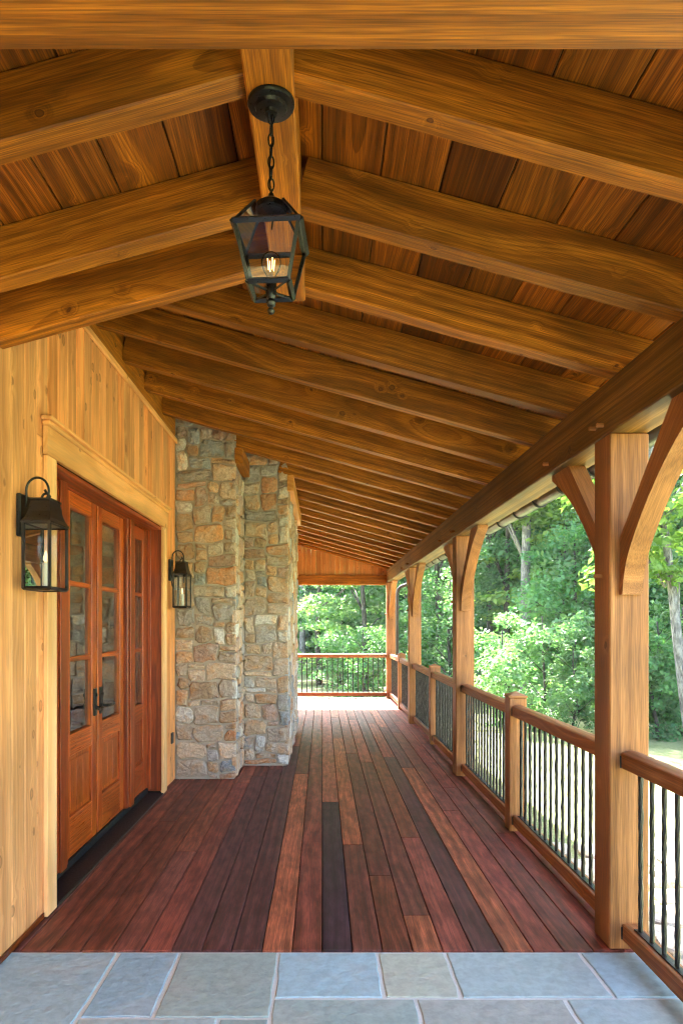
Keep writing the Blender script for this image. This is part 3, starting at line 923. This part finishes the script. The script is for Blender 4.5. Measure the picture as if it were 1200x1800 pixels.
# ------------------------------------------------------------------ posts, braces
BRW = 0.093
def brace_mesh(sgn):
    """profile in (dy, z): post face at dy=0, beam underside at z=2.427"""
    zb, zc, L = 1.665, 2.426, 0.755
    key = [(0.030, zb), (0.048, 1.76), (0.105, 1.872), (0.225, 2.015), (0.385, 2.165), (0.565, 2.292), (L, 2.395)]
    low = []
    for i in range(len(key) - 1):            # smooth the concave lower edge
        p0, p1, p2, p3 = key[max(i - 1, 0)], key[i], key[i + 1], key[min(i + 2, len(key) - 1)]
        for q in range(3):
            u = q / 3
            low.append(tuple(0.5 * (2 * p1[c] + (p2[c] - p0[c]) * u + (2 * p0[c] - 5 * p1[c] + 4 * p2[c] - p3[c]) * u * u + (3 * p1[c] - p0[c] - 3 * p2[c] + p3[c]) * u ** 3) for c in (0, 1)))
    low.append(key[-1])
    prof = [(0.0015, zb)] + low + [(L, zc), (0.478, zc), (0.0015, 1.93)]
    me = extrude_poly([(sgn * p[0], p[1]) for p in prof], 'x', -BRW / 2, BRW / 2)
    me.transform((Matrix.Translation((0, 0, 2.0)) @ BROT[sgn]).inverted())
    return me
BROT = {s: Matrix.Rotation(R(s * 45), 4, 'X') @ Matrix.Rotation(R(90), 4, 'Z') if s > 0 else Matrix.Rotation(R(-45), 4, 'X') @ Matrix.Rotation(R(-90), 4, 'Z') for s in (-1, 1)}
BR = {s: brace_mesh(s) for s in (-1, 1)}
post_names = {0: 'near timber post at the paving edge with two curved braces',
              1: 'second timber post along the deck with two curved braces',
              2: 'third timber post along the deck with curved braces',
              3: 'far corner timber post where the end railing meets the side railing',
              -1: 'porch post at the front end of the eave beam beside the paving'}
def post(k, y0):
    t = thing('porch_post', post_names[k], 'post', (PC, y0 + 0.092, 0), 'porch posts along the deck edge')
    timber('shaft', (PX0, PX1), (y0, y0 + 0.184), (0.0, 2.4255), 'post_timber', t, 'z', 0.006)
    if k >= 0:
        b = put('brace', BR[-1], 'post_timber', t, Matrix.Translation((PC, y0, 2.0)) @ BROT[-1])
        if k < 3: put('brace', BR[1], 'post_timber', t, Matrix.Translation((PC, y0 + 0.184, 2.0)) @ BROT[1])
        peg((PX0 - 0.0, y0 + 0.10, 1.76), t)
        for dy, z in ((0.075, 2.482), (0.168, 2.492), (0.87, 2.483)):
            if k == 3 and dy > 0.5: continue
            peg((PX0, y0 + dy, z), t)
    return t
POSTY = [3.2 + BAY * i for i in range(4)]
for k in range(4): post(k, POSTY[k])
post(-1, 1.10)

# ------------------------------------------------------------------ railings and newels
RAILX = 1.445
NW = 0.128
newel_lab = ['newel post with pointed cap between the near post and the second post',
             'newel post with pointed cap between the second and third posts',
             'newel post with pointed cap nearest the far corner post']
def newel(i, yc):
    t = thing('newel_post', newel_lab[i], 'newel post', (RAILX, yc, 0), 'newel posts of the side railing')
    h = NW / 2
    timber('shaft', (RAILX - h, RAILX + h), (yc - h, yc + h), (0.0, 0.985), 'post_timber', t, 'z', 0.005)
    c = h + 0.004
    v = [(-c, -c, 0.986), (c, -c, 0.986), (c, c, 0.986), (-c, c, 0.986), (-c, -c, 1.000), (c, -c, 1.000), (c, c, 1.000), (-c, c, 1.000), (0, 0, 1.032)]
    f = [(3, 2, 1, 0)] + [(i, (i + 1) % 4, 4 + (i + 1) % 4, 4 + i) for i in range(4)] + [(4 + i, 4 + (i + 1) % 4, 8) for i in range(4)]
    put('cap', mesh_from(v, f), 'post_timber', t, Matrix.Translation((RAILX, yc, 0)))
    return t
NEWY = [3.2 + BAY / 2 + BAY * i + 0.06 for i in range(3)]
for i in range(3): newel(i, NEWY[i])

def baluster_mesh():
    rnd = random.Random(3)
    z0, z1 = 0.129, 0.851
    n, m = 8, 30
    v, f = [], []
    for j in range(m):
        z = z0 + (z1 - z0) * j / (m - 1)
        base = 0.0102
        ox, oy = rnd.uniform(-0.0005, 0.0005), rnd.uniform(-0.0005, 0.0005)
        for k in range(n):
            a = 2 * math.pi * k / n + j * 0.22
            r = base + rnd.uniform(-0.0011, 0.0011) + (0.0008 if k % 2 else 0)
            v.append((ox + r * math.cos(a), oy + r * math.sin(a), z))
    for j in range(m - 1):
        for k in range(n):
            kk = (k + 1) % n
            f.append((j * n + k, j * n + kk, (j + 1) * n + kk, (j + 1) * n + k))
    me = mesh_from(v, f)
    return me
BAL = baluster_mesh()
def rail_bar(name, a, b, axis, c, z0, z1, w, parent, crown):
    """rail with a softly crowned top"""
    h = z1 - z0
    hw = w / 2
    prof = [(-hw, z0 + 0.004), (-hw + 0.004, z0), (hw - 0.004, z0), (hw, z0 + 0.004), (hw, z1 - crown - 0.004), (hw - 0.006, z1 - crown + 0.001), (hw * 0.4, z1 - crown * 0.15), (0, z1), (-hw * 0.4, z1 - crown * 0.15), (-hw + 0.006, z1 - crown + 0.001), (-hw, z1 - crown - 0.004)]
    zc = (z0 + z1) / 2
    me = extrude_poly([(p[0], p[1] - zc) for p in prof], 'x', -(b - a) / 2, (b - a) / 2)
    Mr = ROT['y'].to_4x4() if axis == 'y' else Matrix.Identity(4)
    loc = (c, (a + b) / 2, zc) if axis == 'y' else ((a + b) / 2, c, zc)
    return put(name, me, 'rail_timber', parent, Matrix.Translation(loc) @ Mr)
def railing(a, b, axis, c, label, group, sp=0.107):
    mid = (a + b) / 2
    t = thing('railing', label, 'railing', (c, mid, 0) if axis == 'y' else (mid, c, 0), group)
    rail_bar('top_rail', a, b, axis, c, 0.852, 0.935, 0.092, t, 0.010)
    rail_bar('bottom_rail', a, b, axis, c, 0.045, 0.123, 0.080, t, 0.002)
    n = int((b - a - 0.10) / sp) + 1
    s0 = mid - (n - 1) * sp / 2
    xr, yr = ((c - 0.017, c + 0.017), (s0 - 0.03, s0 + (n - 1) * sp + 0.03))
    if axis == 'x': xr, yr = yr, xr
    timber('shoe_strip', xr, yr, (0.1235, 0.1295), 'black_iron', t, axis, 0.002)
    for i in range(n):
        p = s0 + i * sp
        put('baluster', BAL, 'black_iron', t, Matrix.Translation((c, p, 0) if axis == 'y' else (p, c, 0)) @ Matrix.Rotation(random.uniform(0, 6.28), 4, 'Z'))
    for e, sg in ((a, 1), (b, -1)):
        for z in (0.885, 0.082):
            q0, q1 = sorted((e + 0.001 * sg, e + 0.006 * sg))
            w = 0.052 if z > 0.5 else 0.046
            rr = (q0, q1); cc = (c - w, c + w - 0.012)
            timber('bracket', cc if axis == 'y' else rr, rr if axis == 'y' else cc, (z - 0.032, z + 0.026), 'black_iron', t, 'z', 0.002)
    return t
G = 'railing sections along the side of the deck'
segs = [(1.285, 3.199, 'railing section beside the bluestone paving, nearest the camera')]
names = ['railing section between the near post and the first newel post', 'railing section between the first newel post and the second post',
         'railing section between the second post and the second newel post', 'railing section between the second newel post and the third post',
         'railing section between the third post and the third newel post', 'railing section between the third newel post and the far corner post']
stops = []
for i in range(3):
    stops.append((POSTY[i] + 0.185, NEWY[i] - NW / 2 - 0.001))
    stops.append((NEWY[i] + NW / 2 + 0.001, POSTY[i + 1] - 0.001))
for (a, b), nme in zip(stops, names): segs.append((a, b, nme))
for a, b, l in segs: railing(a, b, 'y', RAILX, l, G)
railing(WALLX + 0.002, PX0 - 0.001, 'x', POSTY[3] + 0.09, 'end railing across the far end of the deck', 'end railing')
# kerb board under the side railing
for i, (a, b) in enumerate(stops):
    pass

# ------------------------------------------------------------------ pendant lantern
PY = 1.995
pl = thing('pendant_lantern', 'black metal and glass pendant lantern hanging on a chain from the ridge beam', 'lantern', (RXC, PY, 2.44))
put('ceiling_canopy', mesh_from(*lathe([(0.0, -0.034), (0.018, -0.034), (0.020, -0.026), (0.044, -0.023), (0.048, -0.014), (0.066, -0.012), (0.069, -0.006), (0.069, -0.0005), (0.0, -0.0005)], 32, (RXC, PY, RZ)), smooth=False), 'lantern_metal', pl)
put('screw', mesh_from(*lathe([(0.0, -0.026), (0.005, -0.025), (0.005, -0.012), (0.0, -0.012)], 8, (RXC - 0.004, PY + 0.054, RZ))), 'brass', pl)
ztop = 2.772
def chain_link(z, rot):
    n = 14
    pts = []
    for i in range(n + 1):
        a = 2 * math.pi * i / n
        pts.append((math.cos(a) * 0.0085, 0, z + math.sin(a) * 0.0195))
    v, f = tube(pts, 0.0024, 6, False)
    Rm = Matrix.Rotation(rot, 3, 'Z')
    return [tuple(Rm @ Vector(p) + Vector((RXC, PY, 0))) for p in v], f
z = RZ - 0.045; i = 0
while z > ztop + 0.005:
    put('chain_link', mesh_from(*chain_link(z, i % 2 * R(90) + R(20)), smooth=True), 'lantern_metal', pl)
    z -= 0.0325; i += 1
wire = [(RXC + 0.004 * math.sin(q * 9), PY + 0.004 * math.cos(q * 7), RZ - 0.03 - q * (RZ - 0.03 - 2.68)) for q in [j / 24 for j in range(25)]]
put('cord', mesh_from(*tube(wire, 0.0022, 6)), 'lantern_metal', pl)
ROTL = Matrix.Translation((RXC, PY, 0)) @ Matrix.Rotation(R(-4), 4, 'Z')
def lp(name, verts_faces, mat, smooth=False, parent=None):
    return put(name, mesh_from(*verts_faces, smooth=smooth), mat, parent or pl, ROTL)
def bar3(p, q, w):
    p, q = Vector(p), Vector(q)
    d = (q - p).normalized(); u = d.orthogonal().normalized()
    if abs(d.z) > 0.5: u = Vector((1, 0, 0)) - d * d.x; u.normalize()
    v_ = d.cross(u); h = w / 2
    vs = [tuple(a + u * sx * h + v_ * sy * h) for a in (p, q) for sx, sy in ((-1, -1), (1, -1), (1, 1), (-1, 1))]
    return vs, [(0, 3, 2, 1), (4, 5, 6, 7), (0, 1, 5, 4), (1, 2, 6, 5), (2, 3, 7, 6), (3, 0, 4, 7)]
ZT, ZB, ZG = 2.655, 2.502, 2.452          # shoulder, lower frame, gallery bottom
hw_t, hw_b, hw_c = 0.090, 0.058, 0.040
ct = [(-hw_t, -hw_t), (hw_t, -hw_t), (hw_t, hw_t), (-hw_t, hw_t)]
cb = [(-hw_b, -hw_b), (hw_b, -hw_b), (hw_b, hw_b), (-hw_b, hw_b)]
cc = [(-hw_c, -hw_c), (hw_c, -hw_c), (hw_c, hw_c), (-hw_c, hw_c)]
for i in range(4):
    j = (i + 1) % 4
    lp('shoulder_bar', bar3((*[q * 1.05 for q in ct[i]], ZT), (*[q * 1.05 for q in ct[j]], ZT), 0.013), 'lantern_metal')
    lp('frame_bar', bar3((*cb[i], ZB), (*cb[j], ZB), 0.013), 'lantern_metal')
    lp('corner_bar', bar3((*ct[i], ZT), (*cb[i], ZB), 0.010), 'lantern_metal')
    lp('roof_bar', bar3((*ct[i], ZT + 0.005), (*cc[i], 2.742), 0.006), 'lantern_metal')
    lp('frame_arm', bar3((*cb[i], ZB - 0.001), (0, 0, ZB - 0.006), 0.006), 'lantern_metal')
    lp('pane', ([(*ct[i], ZT), (*ct[j], ZT), (*cb[j], ZB), (*cb[i], ZB)], [(0, 1, 2, 3)]), 'lantern_glass')
    lp('roof_pane', ([(*ct[i], ZT + 0.006), (*ct[j], ZT + 0.006), (*cc[j], 2.742), (*cc[i], 2.742)], [(0, 1, 2, 3)]), 'lantern_glass')
lp('cap', lathe([(0.040, 2.726), (0.046, 2.730), (0.046, 2.746), (0.040, 2.751), (0.026, 2.762), (0.010, 2.772), (0.008, 2.782), (0.0, 2.783)], 20), 'lantern_metal')
lp('lamp_stem', lathe([(0.0, 2.455), (0.010, 2.455), (0.014, 2.464), (0.010, 2.474), (0.015, 2.482), (0.016, 2.492), (0.016, 2.520), (0.012, 2.530), (0.0, 2.530)], 14), 'lantern_metal')
lp('finial', lathe([(0.0, 2.430), (0.008, 2.433), (0.011, 2.440), (0.008, 2.447), (0.005, 2.450), (0.012, 2.456), (0.0, 2.458)], 14), 'lantern_metal')
bulb = lp('bulb', lathe([(0.011, 2.531), (0.013, 2.541), (0.022, 2.557), (0.029, 2.575), (0.029, 2.587), (0.022, 2.602), (0.010, 2.611), (0.0, 2.613)], 16), 'bulb_glass', True)
for k in range(4):
    a = k * math.pi / 2 + 0.5
    put('filament', mesh_from(*tube([(0.008 * math.cos(a), 0.008 * math.sin(a), 2.559), (0.011 * math.cos(a), 0.011 * math.sin(a), 2.592)], 0.0012, 6)), 'filament_glow', bulb, ROTL)

# ------------------------------------------------------------------ wall lanterns
def sconce(yc, label):
    t = thing('wall_lantern', label, 'wall lantern', (WALLX, yc, 1.70), 'wall lanterns beside the doors')
    xw = WALLX + 0.001
    timber('backplate', (xw, xw + 0.022), (yc - 0.062, yc + 0.062), (1.945, 2.15), 'lantern_metal', t, 'z', 0.004)
    x0, x1 = -1.393, -1.271
    xc = (x0 + x1) / 2
    hy = 0.108
    b = 0.006
    xm, xM, ym, yM = x0, x1, yc - hy, yc + hy
    cs = [(xm, ym), (xM, ym), (xM, yM), (xm, yM)]
    Z0, Z1 = 1.696, 2.006
    for i in range(4):
        j = (i + 1) % 4
        put('corner_bar', mesh_from(*bar3((*cs[i], Z0), (*cs[i], Z1), 0.013)), 'lantern_metal', t)
        put('frame_bar', mesh_from(*bar3((*cs[i], Z0), (*cs[j], Z0), 0.0131)), 'lantern_metal', t)
        put('frame_bar', mesh_from(*bar3((*cs[i], Z1), (*cs[j], Z1), 0.0131)), 'lantern_metal', t)
        put('pane', mesh_from([(*cs[i], Z0), (*cs[j], Z0), (*cs[j], Z1), (*cs[i], Z1)], [(0, 1, 2, 3)]), 'lantern_glass', t)
    put('floor_plate', mesh_from([(xm, ym, Z0 - 0.004), (xM, ym, Z0 - 0.004), (xM, yM, Z0 - 0.004), (xm, yM, Z0 - 0.004)], [(0, 1, 2, 3)]), 'lantern_metal', t)
    # swept roof
    v, f = [], []
    for s, sy, z in ((1.16, 1.10, 2.003), (1.16, 1.10, 2.010), (0.98, 0.90, 2.030), (0.84, 0.74, 2.062), (0.72, 0.62, 2.115), (0.80, 0.66, 2.117), (0.80, 0.66, 2.126)):
        hx = (xM - xm) / 2 * s; hyy = hy * sy
        v += [(xc - hx, yc - hyy, z), (xc + hx, yc - hyy, z), (xc + hx, yc + hyy, z), (xc - hx, yc + hyy, z)]
    n = len(v) // 4
    for k in range(n - 1):
        for i in range(4): f.append((k * 4 + i, k * 4 + (i + 1) % 4, (k + 1) * 4 + (i + 1) % 4, (k + 1) * 4 + i))
    f += [(3, 2, 1, 0), tuple(range(4 * n - 4, 4 * n))]
    put('hood', mesh_from(v, f), 'lantern_metal', t)
    # loop on top and scroll arm from the backplate
    lpz = [(xc + 0.020 * math.cos(a), yc, 2.128 + 0.030 * math.sin(a)) for a in [math.pi * q / 10 for q in range(11)]]
    put('loop', mesh_from(*tube(lpz, 0.006, 8), smooth=True), 'lantern_metal', t)
    arm = [(xw + 0.020, yc, 2.09), (xw + 0.024, yc, 2.13)]
    ca, ra = Vector((xw + 0.077, 0, 2.17)), 0.055
    for q in range(15):
        a = math.pi - math.pi * 1.28 * q / 14
        arm.append((ca.x + ra * math.cos(a), yc, ca.z + 0.065 * math.sin(a)))
    arm += [(xc + 0.022, yc, 2.146), (xc + 0.003, yc, 2.160), (xc - 0.004, yc, 2.176)]
    put('scroll_arm', mesh_from(*tube(arm, [0.006] * (len(arm) - 3) + [0.006, 0.006, 0.007], 8), smooth=True), 'lantern_metal', t)
    put('tail', mesh_from(*tube([(xw + 0.015, yc, 1.95), (xw + 0.022, yc, 1.90), (xw + 0.045, yc, 1.865)], 0.005, 6)), 'lantern_metal', t)
    put('candle', mesh_from(*lathe([(0.0, 1.700), (0.017, 1.700), (0.017, 1.82), (0.014, 1.824), (0.0, 1.824)], 14, (xc, yc, 0)), smooth=False), 'candle_white', t)
    put('bulb', mesh_from(*lathe([(0.006, 1.825), (0.012, 1.838), (0.012, 1.850), (0.006, 1.872), (0.001, 1.884)], 12, (xc, yc, 0)), smooth=True), 'candle_bulb', t)
    put('hanging_rod', mesh_from(*tube([(xc + 0.01, yc + 0.03, 2.02), (xc + 0.01, yc + 0.03, 1.93)], 0.006, 6)), 'lantern_metal', t)
sconce(3.292, 'near black wall lantern with candle sleeve on the cedar boards left of the door')
sconce(6.50, 'far black wall lantern between the door and the stone chimney')

# ------------------------------------------------------------------ trees
def leaf_cloud(centres, radii, n_each, size, rng, flat=0.30, droop=0.25, tilt=0.6):
    """diamond leaves spread on drooping, flattened boughs -> verts (n*4,3), faces"""
    P, N = [], []
    for c, r, n in zip(centres, radii, n_each):
        a = rng.uniform(0, 2 * np.pi, n); rad = np.sqrt(rng.uniform(0, 1, n)) * r
        z = rng.normal(0, 1, n) * r * flat * (1 - 0.5 * rad / r) - droop * r * (rad / r) ** 2
        P.append(np.stack([c[0] + rad * np.cos(a), c[1] + rad * np.sin(a), c[2] + z], 1))
        out = np.stack([np.cos(a) * rad / r * 0.5, np.sin(a) * rad / r * 0.5, np.ones(n)], 1)
        N.append(out + rng.normal(0, tilt, (n, 3)))
    P = np.concatenate(P); N = np.concatenate(N)
    N /= np.linalg.norm(N, axis=1, keepdims=True)
    n = len(P)
    T = rng.normal(0, 1, (n, 3)); T -= N * (T * N).sum(1, keepdims=True); T /= np.linalg.norm(T, axis=1, keepdims=True)
    B = np.cross(N, T)
    s = (size * rng.uniform(0.5, 1.6, n))[:, None]
    V = np.stack([P - T * s * 0.6, P + B * s * 0.36 + N * s * 0.08, P + T * s * 0.6 - N * s * 0.1, P - B * s * 0.36 + N * s * 0.08], 1).reshape(-1, 3)
    return V

def leaf_mesh(V, mat, name='leaves'):
    n = len(V) // 4
    me = bpy.data.meshes.new(name)
    me.vertices.add(n * 4); me.loops.add(n * 4); me.polygons.add(n)
    me.vertices.foreach_set('co', V.astype(np.float32).ravel())
    me.loops.foreach_set('vertex_index', np.arange(n * 4, dtype=np.int32))
    me.polygons.foreach_set('loop_start', np.arange(0, n * 4, 4, dtype=np.int32))
    me.update(calc_edges=True)
    me.materials.append(MATS[mat])
    return me

def tree_proto(seed, H, crown0, spread, nb, per, size, trunk_r, lean=0.0, flat=0.30, limbs=10):
    rng = np.random.default_rng(seed)
    rnd = random.Random(seed)
    tip = Vector((lean * H, lean * 0.4 * H, H * 0.95))
    tp = [Vector((tip.x * u + 0.06 * math.sin(u * 9 + seed), tip.y * u + 0.06 * math.cos(u * 7 + seed), -0.4 + (H * 0.95 + 0.4) * u)) for u in [i / 9 for i in range(10)]]
    tv = [tube(tp, [trunk_r * (1.25 if i == 0 else 1.0) * (1 - 0.85 * i / 9) + 0.01 for i in range(10)], 9)]
    cs, rs, ns = [], [], []
    for i in range(nb):
        u = (i + rnd.random()) / nb
        h = crown0 + (H - crown0) * u
        prof = math.sin(math.pi * min(1, 0.12 + 0.88 * (1 - u) ** 0.8)) ** 0.6
        rr = spread * prof * math.sqrt(rnd.uniform(0.05, 1))
        a = rnd.uniform(0, 2 * math.pi)
        p = tp[min(9, int(h / H * 9))]
        c = (p.x + rr * math.cos(a), p.y + rr * math.sin(a), h + rnd.uniform(-0.2, 0.2))
        r = rnd.uniform(0.45, 0.95) * spread * 0.36
        cs.append(c); rs.append(r); ns.append(int(per * (r / (spread * 0.25)) ** 2))
        if i % max(1, nb // limbs) == 0:
            b = p + Vector((0, 0, -0.10 * H)) if p.z > 0.3 * H else p
            e = Vector(c); m_ = (b + e) / 2 + Vector((0, 0, 0.25))
            tv.append(tube([b, m_, e], [trunk_r * 0.30, trunk_r * 0.2, 0.012], 5))
    V = leaf_cloud(cs, rs, ns, size, rng, flat)
    return merge(*tv), V

PROTO = {}
def proto(key, *a, bark='bark_dark', mat='leaves', **k):
    tv, V = tree_proto(*a, **k)
    PROTO[key] = (mesh_from(*tv, name='trunk', smooth=True), leaf_mesh(V, mat), bark)
    PROTO[key][0].materials.append(MATS[bark])
    PROTO[key] += (V,)
proto('tiered', 21, 9.0, 0.6, 3.4, 46, 170, 0.15, 0.16, flat=0.16)
proto('tall', 22, 16.0, 6.2, 3.6, 60, 150, 0.17, 0.20, bark='bark_grey', flat=0.28)
proto('slim', 23, 14.0, 4.6, 2.6, 54, 150, 0.15, 0.13, flat=0.3)
proto('round', 24, 6.0, 0.3, 2.6, 44, 190, 0.12, 0.10, flat=0.35)
proto('shrub', 25, 2.8, 0.1, 1.5, 30, 170, 0.085, 0.04, flat=0.4)
proto('leaning', 26, 11.0, 3.4, 3.0, 46, 170, 0.14, 0.11, lean=0.16, bark='bark_grey', flat=0.22)

def tree(key, x, y, s, rz, label, cat='tree', color=(1, 1, 1), group='trees at the edge of the wood', name=None):
    t = thing(name or {'shrub': 'shrub'}.get(key, 'tree'), label, cat, (x, y, gz(x, y)), group)
    M = Matrix.Translation((x, y, gz(x, y))) @ Matrix.Rotation(rz, 4, 'Z') @ Matrix.Scale(s, 4)
    put('trunk', PROTO[key][0], None, t, M)
    put('crown' if cat == 'tree' else 'foliage', PROTO[key][1], None, t, M, color)
    return t
def at(px, Y): return (px - 566) / 1200 * Y

G_MINT = (1.25, 1.25, 1.35); G_DK = (0.85, 1.0, 0.92); G_YEL = (1.55, 1.35, 0.75); G_MID = (1.0, 1.0, 1.0); G_BLU = (0.95, 1.15, 1.05)
# right of the deck, between the posts
tree('tall', at(925, 23), 23, 1.0, 0.4, 'tall tree with a pale grey trunk seen between the near and second posts', color=G_YEL)
tree('slim', at(893, 25), 25, 1.0, 1.3, 'slim tree with a dark trunk left of the pale grey trunk', color=G_DK)
tree('slim', at(862, 27), 27, 1.05, 2.2, 'slim dark trunked tree close to the second post', color=G_DK)
tree('shrub', at(955, 16.5), 16.5, 1.05, 0.8, 'pale green bush in front of the pale grey trunk', 'shrub', G_MINT)
tree('shrub', at(1010, 15.6), 15.6, 0.75, 2.8, 'low green bush at the lawn edge beside the near post', 'shrub', G_MID)
tree('shrub', at(880, 18), 18, 0.95, 4.1, 'dark green bush behind the newel post between near and second posts', 'shrub', G_DK)
tree('round', at(1010, 21), 21, 0.95, 3.5, 'dense dark green tree just left of the near post', color=G_BLU)
tree('tiered', at(985, 26), 26, 1.15, 5.0, 'broad tiered tree with sunlit boughs under the near brace', color=G_YEL)
tree('leaning', at(1226, 14), 14.0, 1.0, 3.0, 'leaning tree with mottled pale trunk right of the near post', color=G_YEL)
tree('shrub', at(1150, 15.5), 15.5, 1.0, 5.3, 'leafy green bush at the lawn edge right of the near post', 'shrub', G_BLU)
tree('shrub', at(1205, 16), 16, 1.15, 1.1, 'rounded bush at the right edge of the picture', 'shrub', G_MID)
tree('round', at(1130, 20), 20, 1.1, 0.2, 'leafy tree right behind the near post', color=G_MID)
tree('tall', at(1215, 22), 22, 1.0, 2.0, 'tall tree at the right edge of the picture', color=G_DK)
# between second and third posts
tree('tiered', at(770, 31), 31, 1.1, 1.9, 'tiered tree seen between the second and third posts', color=G_MINT)
tree('round', at(790, 26), 26, 0.85, 4.4, 'low round tree between the second and third posts', color=G_DK)
tree('tall', at(812, 36), 36, 1.0, 4.4, 'tall tree above the railing beside the second post', color=G_BLU)
tree('tall', at(745, 40), 40, 1.0, 0.9, 'tall tree just right of the third post', color=G_MID)
tree('round', at(712, 38), 38, 1.1, 0.9, 'round tree behind the downpipe', color=G_MINT)
# beyond the end railing
tree('tiered', at(560, 33), 33, 1.0, 0.3, 'pale tiered tree beyond the left half of the end railing', color=(1.35, 1.3, 1.2))
tree('tiered', at(640, 29), 29, 0.95, 2.5, 'tiered tree beyond the right half of the end railing', color=(1.3, 1.25, 1.1))
tree('shrub', at(640, 24), 24, 1.0, 3.0, 'dark shrub behind the right half of the end railing', 'shrub', G_DK)
tree('shrub', at(600, 26.5), 26.5, 0.9, 5.0, 'dark shrub behind the middle of the end railing', 'shrub', G_DK)
tree('round', at(600, 40), 40, 1.2, 0.0, 'round tree behind the tiered trees past the end railing', color=G_BLU)
tree('tall', at(530, 44), 44, 1.1, 3.3, 'tall tree far beyond the end railing beside the chimney', color=G_DK)
tree('tall', at(660, 46), 46, 1.1, 5.3, 'tall tree far beyond the corner post', color=G_MID)

# the wood behind, one mass
def wood_mass():
    rng = np.random.default_rng(99); rnd = random.Random(99)
    out = []
    spots = []
    for i in range(46):
        a = -0.35 + 1.5 * i / 45            # angle from +Y towards +X
        for ring in range(2):
            d = (34 if a > 0.25 else 50) + ring * 9 + rnd.uniform(-3, 3)
            spots.append((d * math.sin(a), d * math.cos(a)))
    for x, y in spots:
        key = rnd.choice(['tall', 'slim', 'tiered', 'round'])
        V = PROTO[key][3]
        n = len(V) // 4
        pick = rng.permutation(n)[: n // 2]
        V = V.reshape(-1, 4, 3)[pick]
        cen = V.mean(1, keepdims=True)
        V = cen + (V - cen) * 1.9
        a = rnd.uniform(0, 6.28); s = rnd.uniform(1.0, 1.35) * (1.5 if key in ('round', 'tiered') else 1)
        c, s_ = math.cos(a), math.sin(a)
        Q = np.stack([V[..., 0] * c - V[..., 1] * s_, V[..., 0] * s_ + V[..., 1] * c, V[..., 2]], -1) * s
        out.append((Q + np.array([x, y, gz(x, y) - 0.3])).reshape(-1, 3))
    put('far_wood', leaf_mesh(np.concatenate(out), 'leaves'), None, None, None, (1.3, 1.4, 1.15), kind='stuff',
        label='dense green wood rising behind the lawn', category='wood')
wood_mass()

# ------------------------------------------------------------------ flagstones on the slope outside the near railing
fs = put('stone_ledge', None, None, None, Matrix.Translation((3.0, 5.5, -0.7)))
tag(fs, 'pale flat ledge stones on the ground outside the near railing', 'stone ledge')
for r in range(7):
    for c in range(5):
        x = 2.25 + c * 0.42 + (r % 2) * 0.2 + random.uniform(-.04, .04); yv = 4.3 + r * 0.40 + random.uniform(-.04, .04)
        me = stone_mesh(0.40 * random.uniform(0.9, 1.05), 0.38 * random.uniform(0.85, 1.05), random.uniform(0.05, 0.11))
        put('ledge_stone', me, 'fieldstone', fs, Matrix.Translation((x, yv, gz(x, yv) - 0.02)) @ Matrix.Rotation(R(-90), 4, 'X') @ Matrix.Rotation(random.uniform(-.2, .2), 4, 'Y'), random.choice([(0.42, 0.38, 0.31), (0.38, 0.35, 0.30), (0.46, 0.41, 0.33)]))

# ------------------------------------------------------------------ thin haze volume round the whole place, added to lift dark tree gaps
def haze():
    m = bpy.data.materials.new('haze'); m.use_nodes = True
    nt = m.node_tree
    nt.nodes.remove(nt.nodes['Principled BSDF'])
    pv = nt.nodes.new('ShaderNodeVolumePrincipled')
    pv.inputs['Color'].default_value = (0.90, 0.96, 1.0, 1)
    pv.inputs['Density'].default_value = HAZE
    nt.links.new(pv.outputs[0], nt.nodes['Material Output'].inputs['Volume'])
    MATS['haze'] = m
    x0, x1, y0, y1, z0, z1 = -310, 310, -310, 310, -2.6, 70.0
    v = [(x, y, z) for x in (x0, x1) for y in (y0, y1) for z in (z0, z1)]
    put('haze', mesh_from(v, prism_box[1]), 'haze', kind='stuff')
HAZE = 0.0006
haze()
